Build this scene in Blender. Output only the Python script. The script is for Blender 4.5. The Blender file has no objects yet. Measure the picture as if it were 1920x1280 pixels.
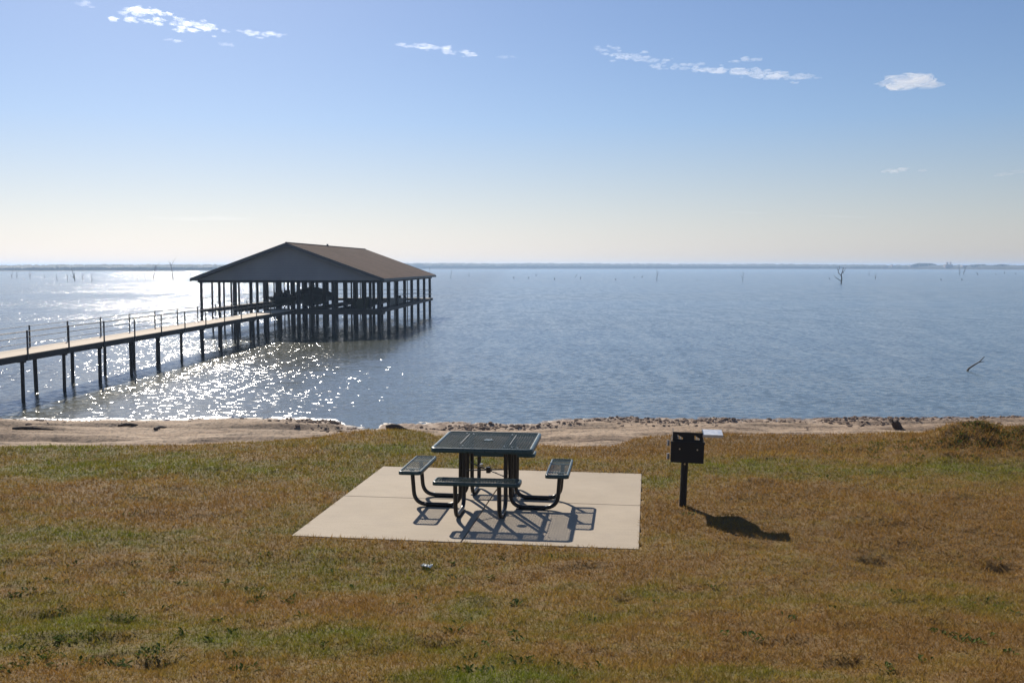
import bpy, bmesh, math, random
import numpy as np
from mathutils import Vector

random.seed(7)
rng = np.random.default_rng(11)
scene = bpy.context.scene
COL = scene.collection
R = math.radians

# ---------------------------------------------------------------- camera model
FPX, PITCH, CAMH = 1846.0, R(4.377), 2.816        # focal length in pixels of the 1920 px photograph
WATER = -3.30                                      # lake level; the concrete pad is z = 0
SUN_EL, SUN_AZ = R(34.0), R(-20.5)                 # azimuth from +Y, negative = left


def unproj(u, v, z):
    c, s = math.cos(PITCH), math.sin(PITCH)
    dx, dv = (u - 960) / FPX, (v - 640) / FPX
    y = c - dv * s
    zz = -(dv * c + s)
    t = (z - CAMH) / zz
    return Vector((dx * t, y * t, z))


cam_d = bpy.data.cameras.new('camera')
cam = bpy.data.objects.new('camera', cam_d)
COL.objects.link(cam)
cam.location = (0, 0, CAMH)
cam.rotation_euler = (R(90) - PITCH, 0, 0)
cam_d.sensor_width = 36
cam_d.lens = 36 * FPX / 1920
cam_d.clip_end = 40000
scene.camera = cam

# ---------------------------------------------------------------- materials


def new_mat(name):
    m = bpy.data.materials.new(name)
    m.use_nodes = True
    nt = m.node_tree
    return m, nt, nt.nodes['Principled BSDF'], nt.nodes['Material Output']


def N(nt, typ, **kw):
    n = nt.nodes.new(typ)
    for k, v in kw.items():
        if k in n.inputs:
            n.inputs[k].default_value = v
        else:
            setattr(n, k, v)
    return n


def ramp(nt, stops, fac=None, interp='LINEAR'):
    n = nt.nodes.new('ShaderNodeValToRGB')
    cr = n.color_ramp
    cr.interpolation = interp
    while len(cr.elements) < len(stops):
        cr.elements.new(0.5)
    for e, (p, c) in zip(cr.elements, stops):
        e.position = p
        e.color = (c, c, c, 1) if isinstance(c, (int, float)) else (*c, 1)
    if fac is not None:
        nt.links.new(fac, n.inputs['Fac'])
    return n


def math_n(nt, op, a, b=None, clamp=False):
    n = nt.nodes.new('ShaderNodeMath')
    n.operation = op
    n.use_clamp = clamp
    for i, v in enumerate((a, b)):
        if v is None:
            continue
        if isinstance(v, (int, float)):
            n.inputs[i].default_value = v
        else:
            nt.links.new(v, n.inputs[i])
    return n.outputs[0]


def mixc(nt, fac, a, b, mode='MIX'):
    n = nt.nodes.new('ShaderNodeMix')
    n.data_type = 'RGBA'
    n.blend_type = mode
    for sock, v in ((n.inputs[0], fac), (n.inputs[6], a), (n.inputs[7], b)):
        if isinstance(v, (int, float)):
            sock.default_value = v
        elif isinstance(v, tuple):
            sock.default_value = (*v, 1)
        else:
            nt.links.new(v, sock)
    return n.outputs[2]


def simple(name, col, rough=0.5, metal=0.0, noise=0.25, scale=20.0, bump=0.0, spec=0.5):
    m, nt, p, o = new_mat(name)
    tc = N(nt, 'ShaderNodeTexCoord')
    nz = N(nt, 'ShaderNodeTexNoise', Scale=scale, Detail=5.0, Roughness=0.6)
    nt.links.new(tc.outputs['Object'], nz.inputs['Vector'])
    r = ramp(nt, [(0.25, tuple(c * (1 - noise) for c in col)), (0.75, tuple(min(1, c * (1 + noise)) for c in col))], nz.outputs['Fac'])
    nt.links.new(r.outputs['Color'], p.inputs['Base Color'])
    rr = ramp(nt, [(0.3, max(0, rough - 0.08)), (0.7, min(1, rough + 0.1))], nz.outputs['Fac'])
    nt.links.new(rr.outputs['Color'], p.inputs['Roughness'])
    p.inputs['Metallic'].default_value = metal
    p.inputs['Specular IOR Level'].default_value = spec
    if bump:
        b = N(nt, 'ShaderNodeBump', Strength=bump, Distance=0.02)
        nt.links.new(nz.outputs['Fac'], b.inputs['Height'])
        nt.links.new(b.outputs['Normal'], p.inputs['Normal'])
    return m


M = {}
M['green_coat'] = simple('green_coat', (0.028, 0.060, 0.055), 0.32, noise=0.2, scale=30)
M['black_tube'] = simple('black_tube', (0.012, 0.011, 0.011), 0.34, noise=0.3, scale=25)
M['zinc'] = simple('zinc', (0.6, 0.6, 0.6), 0.3, 1.0)
M['grill_black'] = simple('grill_black', (0.010, 0.009, 0.009), 0.6, noise=0.5, scale=14, bump=0.2)
M['shelf_steel'] = simple('shelf_steel', (0.55, 0.56, 0.58), 0.42, 0.85, noise=0.12, scale=18)
M['coil_steel'] = simple('coil_steel', (0.42, 0.41, 0.40), 0.4, 0.8, noise=0.2, scale=40)
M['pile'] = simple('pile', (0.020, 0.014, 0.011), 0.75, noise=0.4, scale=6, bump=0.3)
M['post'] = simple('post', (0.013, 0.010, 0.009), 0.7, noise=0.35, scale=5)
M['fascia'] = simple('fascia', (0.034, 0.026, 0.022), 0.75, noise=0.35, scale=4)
M['seam'] = simple('seam', (0.20, 0.22, 0.22), 0.45)
M['rail'] = simple('rail', (0.03, 0.03, 0.034), 0.5, noise=0.3, scale=8)
M['trim'] = simple('trim', (0.075, 0.075, 0.08), 0.6, noise=0.15, scale=3)
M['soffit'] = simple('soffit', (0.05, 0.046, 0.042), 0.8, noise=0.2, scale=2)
M['canvas'] = simple('canvas', (0.015, 0.016, 0.02), 0.85, noise=0.4, scale=3)
M['hull_dark'] = simple('hull_dark', (0.025, 0.03, 0.035), 0.35, noise=0.2, scale=3)
M['hull_olive'] = simple('hull_olive', (0.045, 0.05, 0.025), 0.5, noise=0.3, scale=3)
M['hull_pale'] = simple('hull_pale', (0.5, 0.46, 0.4), 0.4, noise=0.1, scale=3)
M['motor'] = simple('motor', (0.012, 0.012, 0.013), 0.3, noise=0.2, scale=4)
M['deadwood'] = simple('deadwood', (0.10, 0.08, 0.065), 0.85, noise=0.4, scale=4, bump=0.4)
M['driftwood'] = simple('driftwood', (0.045, 0.028, 0.02), 0.85, noise=0.5, scale=9, bump=0.5)
M['litter'] = simple('litter', (0.78, 0.80, 0.76), 0.5, noise=0.1, scale=60)
M['stone'] = simple('stone', (0.21, 0.15, 0.11), 0.85, noise=0.5, scale=7, bump=0.3, spec=0.2)
M['glint_strip'] = simple('glint_strip', (0.62, 0.62, 0.62), 0.3, noise=0.25, scale=8, bump=0.3)  # white colour stands in for sun glints at the water edge
M['far_trees'] = simple('far_trees', (0.05, 0.055, 0.04), 0.9, noise=0.4, scale=0.03)
M['far_land'] = simple('far_land', (0.10, 0.085, 0.06), 0.9, noise=0.2, scale=0.02)
M['far_build'] = simple('far_build', (0.42, 0.33, 0.28), 0.8, noise=0.1, scale=0.1)


def concrete():
    m, nt, p, o = new_mat('concrete')
    tc = N(nt, 'ShaderNodeTexCoord')
    a = N(nt, 'ShaderNodeTexNoise', Scale=0.9, Detail=6.0, Roughness=0.6)
    b = N(nt, 'ShaderNodeTexNoise', Scale=60.0, Detail=4.0)
    mp = N(nt, 'ShaderNodeMapping')
    mp.inputs['Scale'].default_value = (0.7, 28, 1)     # broom finish runs across the pad
    c = N(nt, 'ShaderNodeTexNoise', Scale=3.0, Detail=4.0)
    for n in (a, b):
        nt.links.new(tc.outputs['Object'], n.inputs['Vector'])
    nt.links.new(tc.outputs['Object'], mp.inputs['Vector'])
    nt.links.new(mp.outputs['Vector'], c.inputs['Vector'])
    r1 = ramp(nt, [(0.3, (0.385, 0.315, 0.23)), (0.7, (0.47, 0.39, 0.29))], a.outputs['Fac'])
    r2 = ramp(nt, [(0.3, (0.86,) * 3), (0.7, (1.0,) * 3)], b.outputs['Fac'])
    r3 = ramp(nt, [(0.3, (0.88,) * 3), (0.7, (1.0,) * 3)], c.outputs['Fac'])
    x = mixc(nt, 1.0, r1.outputs['Color'], r2.outputs['Color'], 'MULTIPLY')
    x = mixc(nt, 1.0, x, r3.outputs['Color'], 'MULTIPLY')
    st = N(nt, 'ShaderNodeTexNoise', Scale=2.6, Detail=7.0, Roughness=0.7)
    nt.links.new(tc.outputs['Object'], st.inputs['Vector'])
    sm = ramp(nt, [(0.50, 0.0), (0.72, 0.42)], st.outputs['Fac'])
    x = mixc(nt, sm.outputs['Color'], x, (0.30, 0.25, 0.20))
    nt.links.new(x, p.inputs['Base Color'])
    p.inputs['Roughness'].default_value = 0.85
    bp = N(nt, 'ShaderNodeBump', Strength=0.25, Distance=0.004)
    nt.links.new(c.outputs['Fac'], bp.inputs['Height'])
    nt.links.new(bp.outputs['Normal'], p.inputs['Normal'])
    return m


M['concrete'] = concrete()


def planks(name, c0, c1, scale):
    m, nt, p, o = new_mat(name)
    tc = N(nt, 'ShaderNodeTexCoord')
    mp = N(nt, 'ShaderNodeMapping')
    mp.inputs['Scale'].default_value = scale
    nt.links.new(tc.outputs['Object'], mp.inputs['Vector'])
    a = N(nt, 'ShaderNodeTexNoise', Scale=1.0, Detail=5.0)
    nt.links.new(mp.outputs['Vector'], a.inputs['Vector'])
    r = ramp(nt, [(0.3, c0), (0.7, c1)], a.outputs['Fac'])
    nt.links.new(r.outputs['Color'], p.inputs['Base Color'])
    p.inputs['Roughness'].default_value = 0.8
    return m


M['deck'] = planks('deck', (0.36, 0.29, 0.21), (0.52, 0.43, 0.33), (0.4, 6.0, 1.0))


def shingles():
    m, nt, p, o = new_mat('shingles')
    tc = N(nt, 'ShaderNodeTexCoord')
    br = N(nt, 'ShaderNodeTexBrick', Scale=1.0)
    br.inputs['Color1'].default_value = (0.098, 0.067, 0.051, 1)
    br.inputs['Color2'].default_value = (0.122, 0.084, 0.064, 1)
    br.inputs['Mortar'].default_value = (0.075, 0.05, 0.038, 1)
    br.inputs['Brick Width'].default_value = 0.5
    br.inputs['Row Height'].default_value = 0.22
    br.inputs['Mortar Size'].default_value = 0.012
    mp = N(nt, 'ShaderNodeMapping')
    mp.inputs['Rotation'].default_value = (0, 0, R(90))
    nt.links.new(tc.outputs['Object'], mp.inputs['Vector'])
    nt.links.new(mp.outputs['Vector'], br.inputs['Vector'])
    a = N(nt, 'ShaderNodeTexNoise', Scale=0.35, Detail=6.0)
    nt.links.new(tc.outputs['Object'], a.inputs['Vector'])
    r = ramp(nt, [(0.3, (0.86,) * 3), (0.7, (1.08,) * 3)], a.outputs['Fac'])
    x = mixc(nt, 1.0, br.outputs['Color'], r.outputs['Color'], 'MULTIPLY')
    nt.links.new(x, p.inputs['Base Color'])
    p.inputs['Roughness'].default_value = 1.0
    p.inputs['Specular IOR Level'].default_value = 0.05
    return m


M['shingles'] = shingles()


def siding():
    m, nt, p, o = new_mat('siding')
    tc = N(nt, 'ShaderNodeTexCoord')
    w = N(nt, 'ShaderNodeTexWave', Scale=1.4, Distortion=0.0)
    w.wave_type = 'BANDS'
    w.bands_direction = 'Z'
    w.wave_profile = 'SAW'
    nt.links.new(tc.outputs['Object'], w.inputs['Vector'])
    a = N(nt, 'ShaderNodeTexNoise', Scale=0.5, Detail=5.0)
    nt.links.new(tc.outputs['Object'], a.inputs['Vector'])
    r = ramp(nt, [(0.3, (0.235, 0.235, 0.25)), (0.7, (0.285, 0.285, 0.30))], a.outputs['Fac'])
    nt.links.new(r.outputs['Color'], p.inputs['Base Color'])
    p.inputs['Roughness'].default_value = 0.6
    bp = N(nt, 'ShaderNodeBump', Strength=0.5, Distance=0.02)
    nt.links.new(w.outputs['Fac'], bp.inputs['Height'])
    nt.links.new(bp.outputs['Normal'], p.inputs['Normal'])
    return m


M['siding'] = siding()

GREEN = (0.170, 0.195, 0.014)
OLIVE = (0.240, 0.188, 0.028)
BROWN = (0.325, 0.204, 0.046)
RUST = (0.290, 0.163, 0.042)


def turf_color(nt):
    """green attribute -> dormant brown / olive / green, with fine variation"""
    at = N(nt, 'ShaderNodeAttribute', attribute_name='green')
    geo = N(nt, 'ShaderNodeNewGeometry')
    a = N(nt, 'ShaderNodeTexNoise', Scale=6.0, Detail=5.0, Roughness=0.7)
    nt.links.new(geo.outputs['Position'], a.inputs['Vector'])
    j = math_n(nt, 'MULTIPLY', math_n(nt, 'SUBTRACT', a.outputs['Fac'], 0.5), 1.5)
    g = math_n(nt, 'ADD', at.outputs['Fac'], j, True)
    r = ramp(nt, [(0.0, RUST), (0.25, BROWN), (0.55, OLIVE), (0.95, GREEN)], g)
    return r.outputs['Color'], a


def grass_mat():
    m, nt, p, o = new_mat('grass_blades')
    col, a = turf_color(nt)
    rn = N(nt, 'ShaderNodeAttribute', attribute_name='rnd')
    rr = ramp(nt, [(0.0, (0.72,) * 3), (0.55, (1.0,) * 3), (0.95, (1.2,) * 3), (1.0, (1.45, 1.4, 1.25))], rn.outputs['Fac'])
    x = mixc(nt, 1.0, col, rr.outputs['Color'], 'MULTIPLY')
    nt.links.new(x, p.inputs['Base Color'])
    p.inputs['Roughness'].default_value = 0.65
    p.inputs['Specular IOR Level'].default_value = 0.2
    t = N(nt, 'ShaderNodeBsdfTranslucent')
    nt.links.new(x, t.inputs['Color'])
    mx = N(nt, 'ShaderNodeMixShader')
    mx.inputs[0].default_value = 0.4
    nt.links.new(p.outputs[0], mx.inputs[1])
    nt.links.new(t.outputs[0], mx.inputs[2])
    nt.links.new(mx.outputs[0], o.inputs['Surface'])
    return m


M['grass'] = grass_mat()


def leaf_mat(name, col):
    m, nt, p, o = new_mat(name)
    rn = N(nt, 'ShaderNodeAttribute', attribute_name='rnd')
    rr = ramp(nt, [(0.0, tuple(c * 0.6 for c in col)), (1.0, tuple(c * 1.5 for c in col))], rn.outputs['Fac'])
    nt.links.new(rr.outputs['Color'], p.inputs['Base Color'])
    p.inputs['Roughness'].default_value = 0.75
    p.inputs['Specular IOR Level'].default_value = 0.15
    t = N(nt, 'ShaderNodeBsdfTranslucent')
    nt.links.new(rr.outputs['Color'], t.inputs['Color'])
    mx = N(nt, 'ShaderNodeMixShader')
    mx.inputs[0].default_value = 0.35
    nt.links.new(p.outputs[0], mx.inputs[1])
    nt.links.new(t.outputs[0], mx.inputs[2])
    nt.links.new(mx.outputs[0], o.inputs['Surface'])
    return m


M['weed'] = leaf_mat('weed', (0.07, 0.105, 0.016))
M['tuft'] = leaf_mat('tuft', (0.07, 0.105, 0.018))


def ground_mat():
    m, nt, p, o = new_mat('ground')
    turf, a = turf_color(nt)
    geo = N(nt, 'ShaderNodeNewGeometry')
    soil = mixc(nt, 0.60, turf, (0.06, 0.040, 0.020))
    # sand
    mp = N(nt, 'ShaderNodeMapping')
    mp.inputs['Scale'].default_value = (0.35, 1.6, 1)
    nt.links.new(geo.outputs['Position'], mp.inputs['Vector'])
    s1 = N(nt, 'ShaderNodeTexNoise', Scale=0.9, Detail=9.0, Roughness=0.62)
    nt.links.new(mp.outputs['Vector'], s1.inputs['Vector'])
    s2 = N(nt, 'ShaderNodeTexNoise', Scale=7.0, Detail=6.0, Roughness=0.7)
    nt.links.new(geo.outputs['Position'], s2.inputs['Vector'])
    sr = ramp(nt, [(0.32, (0.215, 0.145, 0.095)), (0.48, (0.34, 0.243, 0.162)), (0.70, (0.47, 0.355, 0.25))], s1.outputs['Fac'])
    dr = ramp(nt, [(0.40, (0.45,) * 3), (0.52, (1.0,) * 3)], s2.outputs['Fac'])
    sand = mixc(nt, 1.0, sr.outputs['Color'], dr.outputs['Color'], 'MULTIPLY')
    peb = N(nt, 'ShaderNodeAttribute', attribute_name='pebble')
    vo = N(nt, 'ShaderNodeTexVoronoi', Scale=6.0)
    nt.links.new(geo.outputs['Position'], vo.inputs['Vector'])
    pr = ramp(nt, [(0.0, (0.15, 0.10, 0.075)), (0.5, (0.30, 0.22, 0.16)), (1.0, (0.42, 0.34, 0.27))], vo.outputs['Color'])
    sand = mixc(nt, peb.outputs['Fac'], sand, pr.outputs['Color'])
    msk = N(nt, 'ShaderNodeAttribute', attribute_name='sand')
    edge = math_n(nt, 'ADD', msk.outputs['Fac'], math_n(nt, 'MULTIPLY', math_n(nt, 'SUBTRACT', s2.outputs['Fac'], 0.5), 0.9))
    er = ramp(nt, [(0.42, 0.0), (0.58, 1.0)], edge)
    c = mixc(nt, er.outputs['Color'], soil, sand)
    wet = N(nt, 'ShaderNodeAttribute', attribute_name='wet')
    c = mixc(nt, wet.outputs['Fac'], c, (0.11, 0.075, 0.05))
    nt.links.new(c, p.inputs['Base Color'])
    ro = math_n(nt, 'SUBTRACT', 0.9, math_n(nt, 'MULTIPLY', wet.outputs['Fac'], 0.55))
    nt.links.new(ro, p.inputs['Roughness'])
    p.inputs['Specular IOR Level'].default_value = 0.3
    h = math_n(nt, 'ADD', math_n(nt, 'MULTIPLY', s1.outputs['Fac'], 1.0), math_n(nt, 'MULTIPLY', s2.outputs['Fac'], 0.5))
    bp = N(nt, 'ShaderNodeBump', Strength=0.7, Distance=0.09)
    nt.links.new(h, bp.inputs['Height'])
    nt.links.new(bp.outputs['Normal'], p.inputs['Normal'])
    return m


M['ground'] = ground_mat()


def water_mat():
    m, nt, p, o = new_mat('water')
    geo = N(nt, 'ShaderNodeNewGeometry')
    P = geo.outputs['Position']

    def slopes(scale, sx, sy, rot, amp, detail=2.0, rough=0.55):
        mp = N(nt, 'ShaderNodeMapping')
        mp.inputs['Scale'].default_value = (sx, sy, 1)
        mp.inputs['Rotation'].default_value = (0, 0, R(rot))
        nt.links.new(P, mp.inputs['Vector'])
        nz = N(nt, 'ShaderNodeTexNoise', Scale=scale, Detail=detail, Roughness=rough)
        nz.noise_dimensions = '2D'
        nt.links.new(mp.outputs['Vector'], nz.inputs['Vector'])
        v = N(nt, 'ShaderNodeVectorMath', operation='SUBTRACT')
        nt.links.new(nz.outputs['Color'], v.inputs[0])
        v.inputs[1].default_value = (0.5, 0.5, 0.5)
        k = N(nt, 'ShaderNodeVectorMath', operation='MULTIPLY')
        nt.links.new(v.outputs[0], k.inputs[0])
        k.inputs[1].default_value = (amp[0], amp[1], 0)
        return k.outputs[0]

    def vadd(a, b):
        v = N(nt, 'ShaderNodeVectorMath', operation='ADD')
        nt.links.new(a, v.inputs[0])
        nt.links.new(b, v.inputs[1])
        return v.outputs[0]
    # cat's paws: broad bands where the wind roughens the lake
    mp = N(nt, 'ShaderNodeMapping')
    mp.inputs['Scale'].default_value = (0.25, 1.0, 1)
    mp.inputs['Rotation'].default_value = (0, 0, R(4))
    nt.links.new(P, mp.inputs['Vector'])
    bn = N(nt, 'ShaderNodeTexNoise', Scale=0.035, Detail=3.0)
    nt.links.new(mp.outputs['Vector'], bn.inputs['Vector'])
    br = ramp(nt, [(0.36, 0.55), (0.62, 1.2)], bn.outputs['Fac'])

    def normal(sl):
        sc = N(nt, 'ShaderNodeVectorMath', operation='MULTIPLY')
        nt.links.new(sl, sc.inputs[0])
        nt.links.new(br.outputs['Color'], sc.inputs[1])
        up = N(nt, 'ShaderNodeVectorMath', operation='ADD')
        nt.links.new(sc.outputs[0], up.inputs[0])
        up.inputs[1].default_value = (0, -0.06, 1)
        nn = N(nt, 'ShaderNodeVectorMath', operation='NORMALIZE')
        nt.links.new(up.outputs[0], nn.inputs[0])
        return nn.outputs[0]
    big = vadd(slopes(0.30, 0.5, 1.4, 18, (0.04, 0.07), 2.0), slopes(1.3, 0.5, 1.5, -14, (0.085, 0.15), 4.0, 0.7))
    far = slopes(0.55, 1.0, 0.20, 3, (0.30, 0.50), 2.0, 0.7)
    chop = vadd(vadd(big, far), slopes(2.6, 0.8, 1.2, 8, (0.86, 1.36), 2.0, 0.6))
    nt.links.new(normal(big), p.inputs['Normal'])
    # olive water by the boardwalk; sky reflection painted blue on the open side
    sx = N(nt, 'ShaderNodeSeparateXYZ')
    nt.links.new(P, sx.inputs[0])
    sky_blue = N(nt, 'ShaderNodeMapRange')
    sky_blue.interpolation_type = 'SMOOTHSTEP'
    sky_blue.inputs['From Min'].default_value = -15.0
    sky_blue.inputs['From Max'].default_value = 0.0
    nt.links.new(math_n(nt, 'ADD', sx.outputs['X'], math_n(nt, 'MULTIPLY', math_n(nt, 'SUBTRACT', bn.outputs['Fac'], 0.5), 14.0)), sky_blue.inputs['Value'])
    body = mixc(nt, sky_blue.outputs[0], (0.050, 0.056, 0.036), (0.128, 0.172, 0.190))
    nt.links.new(body, p.inputs['Base Color'])
    p.inputs['Roughness'].default_value = 0.15
    p.inputs['IOR'].default_value = 1.45
    q = nt.nodes.new('ShaderNodeBsdfPrincipled')
    nt.links.new(normal(chop), q.inputs['Normal'])
    nt.links.new(body, q.inputs['Base Color'])
    q.inputs['Roughness'].default_value = 0.10
    q.inputs['IOR'].default_value = 1.45
    mx = N(nt, 'ShaderNodeMixShader')
    mx.inputs[0].default_value = 0.36
    nt.links.new(p.outputs[0], mx.inputs[1])
    nt.links.new(q.outputs[0], mx.inputs[2])
    nt.links.new(mx.outputs[0], o.inputs['Surface'])
    return m


M['water'] = water_mat()


def volume_mat(name, col, density, aniso):
    m = bpy.data.materials.new(name)
    m.use_nodes = True
    nt = m.node_tree
    nt.nodes.clear()
    o = nt.nodes.new('ShaderNodeOutputMaterial')
    v = nt.nodes.new('ShaderNodeVolumePrincipled')
    v.inputs['Color'].default_value = (*col, 1)
    v.inputs['Density'].default_value = density
    v.inputs['Anisotropy'].default_value = aniso
    nt.links.new(v.outputs[0], o.inputs['Volume'])
    return m


# ---------------------------------------------------------------- mesh helpers
class MB:
    def __init__(self):
        self.v, self.f = [], []

    def add(self, vs, fs):
        k = len(self.v)
        self.v += [tuple(p) for p in vs]
        self.f += [tuple(i + k for i in f) for f in fs]

    def box(self, c, s, rz=0.0):
        x, y, z = (d / 2 for d in s)
        ca, sa = math.cos(rz), math.sin(rz)
        vs = []
        for dz in (-z, z):
            for dx, dy in ((-x, -y), (x, -y), (x, y), (-x, y)):
                vs.append((c[0] + dx * ca - dy * sa, c[1] + dx * sa + dy * ca, c[2] + dz))
        self.add(vs, [(3, 2, 1, 0), (4, 5, 6, 7), (0, 1, 5, 4), (1, 2, 6, 5), (2, 3, 7, 6), (3, 0, 4, 7)])

    def beam(self, a, b, w, h):
        a, b = Vector(a), Vector(b)
        d = (b - a).normalized()
        s = d.cross(Vector((0, 0, 1)))
        if s.length < 1e-4:
            s = Vector((1, 0, 0))
        s.normalize()
        u = s.cross(d)
        vs = [p + s * i * w / 2 + u * j * h / 2 for p in (a, b) for i, j in ((-1, -1), (1, -1), (1, 1), (-1, 1))]
        self.add(vs, [(3, 2, 1, 0), (4, 5, 6, 7), (0, 1, 5, 4), (1, 2, 6, 5), (2, 3, 7, 6), (3, 0, 4, 7)])

    def tube(self, pts, r, n=10, closed=False):
        pts = [Vector(p) for p in pts]
        rs = r if isinstance(r, (list, tuple)) else [r] * len(pts)
        m = len(pts)
        k = len(self.v)
        prev = None
        for i, p in enumerate(pts):
            if closed:
                t = (pts[(i + 1) % m] - pts[i - 1]).normalized()
            else:
                t = (pts[min(i + 1, m - 1)] - pts[max(i - 1, 0)]).normalized()
            if prev is None:
                ref = Vector((0, 0, 1)) if abs(t.z) < 0.9 else Vector((1, 0, 0))
                a = t.cross(ref).normalized()
            else:
                a = (prev - t * prev.dot(t)).normalized()
            prev = a
            b = t.cross(a)
            for j in range(n):
                q = 2 * math.pi * j / n
                self.v.append(tuple(p + (a * math.cos(q) + b * math.sin(q)) * rs[i]))
        for i in range(m if closed else m - 1):
            for j in range(n):
                i2 = (i + 1) % m
                self.f.append((k + i * n + j, k + i * n + (j + 1) % n, k + i2 * n + (j + 1) % n, k + i2 * n + j))
        if not closed:
            self.f.append(tuple(k + j for j in reversed(range(n))))
            self.f.append(tuple(k + (m - 1) * n + j for j in range(n)))

    def prism(self, poly, y0, y1):
        """polygon in xz extruded along y"""
        n = len(poly)
        vs = [(x, y0, z) for x, z in poly] + [(x, y1, z) for x, z in poly]
        fs = [tuple(range(n)), tuple(reversed(range(n, 2 * n)))]
        for i in range(n):
            j = (i + 1) % n
            fs.append((j, i, i + n, j + n))
        self.add(vs, fs)

    def build(self, name, mat, parent=None, smooth=False, fix=False):
        me = bpy.data.meshes.new(name)
        me.from_pydata(self.v, [], self.f)
        me.materials.append(mat)
        if fix:
            bm = bmesh.new()
            bm.from_mesh(me)
            bmesh.ops.recalc_face_normals(bm, faces=bm.faces)
            bm.to_mesh(me)
            bm.free()
        if smooth:
            me.polygons.foreach_set('use_smooth', [True] * len(me.polygons))
            me.set_sharp_from_angle(angle=R(45))
        me.update()
        o = bpy.data.objects.new(name, me)
        COL.objects.link(o)
        if parent is not None:
            o.parent = parent
        return o


def empty(name, loc=(0, 0, 0), rz=0.0):
    o = bpy.data.objects.new(name, None)
    COL.objects.link(o)
    o.location = loc
    o.rotation_euler = (0, 0, rz)
    o.empty_display_size = 0.3
    return o


def tag(o, label=None, cat=None, group=None, kind=None):
    if label:
        o['label'] = label
    if cat:
        o['category'] = cat
    if group:
        o['group'] = group
    if kind:
        o['kind'] = kind
    return o


def np_mesh(name, V, F, mat, attrs=None, parent=None, smooth=False):
    """V (n,3); F (m,k) with constant k"""
    me = bpy.data.meshes.new(name)
    n, (m, k) = len(V), F.shape
    me.vertices.add(n)
    me.vertices.foreach_set('co', np.ascontiguousarray(V, np.float32).ravel())
    me.loops.add(m * k)
    me.loops.foreach_set('vertex_index', np.ascontiguousarray(F, np.int32).ravel())
    me.polygons.add(m)
    me.polygons.foreach_set('loop_start', np.arange(0, m * k, k, dtype=np.int32))
    me.polygons.foreach_set('use_smooth', np.full(m, smooth, dtype=bool))
    for a, d in (attrs or {}).items():
        at = me.attributes.new(a, 'FLOAT', 'POINT')
        at.data.foreach_set('value', np.ascontiguousarray(d, np.float32))
    me.materials.append(mat)
    me.update(calc_edges=True)
    o = bpy.data.objects.new(name, me)
    COL.objects.link(o)
    if parent is not None:
        o.parent = parent
    return o


def _hash(ix, iy, s):
    h = (ix.astype(np.int64) * 374761393 + iy.astype(np.int64) * 668265263 + s * 1274126177) & 0xFFFFFFFF
    h = ((h ^ (h >> 13)) * 1274126177) & 0xFFFFFFFF
    h = (h ^ (h >> 16)) & 0xFFFFFFFF
    return h / 4294967295.0


def vnoise(x, y, s=0):
    ix, iy = np.floor(x), np.floor(y)
    fx, fy = x - ix, y - iy
    fx, fy = fx * fx * (3 - 2 * fx), fy * fy * (3 - 2 * fy)
    a, b = _hash(ix, iy, s), _hash(ix + 1, iy, s)
    c, d = _hash(ix, iy + 1, s), _hash(ix + 1, iy + 1, s)
    return (a * (1 - fx) + b * fx) * (1 - fy) + (c * (1 - fx) + d * fx) * fy


def fbm(x, y, s=0, oct=4, gain=0.5):
    t, a, n = 0, 1.0, 0
    for i in range(oct):
        t = t + a * vnoise(x * 2 ** i + 17.3 * i, y * 2 ** i - 9.1 * i, s + i)
        n += a
        a *= gain
    return t / n                                             # 0..1


# ---------------------------------------------------------------- terrain
CREST_PX = np.array([-400, 0, 350, 480, 600, 690, 770, 815, 900, 1060, 1150, 1200, 1320, 1500, 1650, 1920, 2300], float)
CREST_V = np.array([846, 845, 842, 836, 826, 811, 811, 824, 832, 846, 845, 827, 818, 821, 819, 819, 819], float)
SHORE_PX = np.array([-900, 0, 300, 440, 560, 625, 645, 668, 704, 716, 760, 800, 900, 980, 1050, 1130, 1400, 1920, 2900], float)
SHORE_V = np.array([790, 788, 789, 784, 787, 792, 802, 807, 808, 797, 796, 794, 797, 797, 790, 785, 788, 783, 783], float)
HOR = 640 - FPX * math.tan(PITCH)


def crest_y(x, y):
    px = 960 + FPX * x / np.maximum(y, 8.0)
    return CAMH * FPX / (np.interp(px, CREST_PX, CREST_V) - HOR)


def shore_y(x, y):
    px = 960 + FPX * x / np.maximum(y, 20.0)
    return (CAMH - WATER) * FPX / (np.interp(px, SHORE_PX, SHORE_V) - HOR)


PAD_C, PAD_YAW, PAD_S = Vector((-0.275, 11.69, 0)), -R(7.9), 3.62


def pad_local(x, y):
    ca, sa = math.cos(PAD_YAW), math.sin(PAD_YAW)
    dx, dy = x - PAD_C.x, y - PAD_C.y
    return dx * ca + dy * sa, -dx * sa + dy * ca


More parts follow.
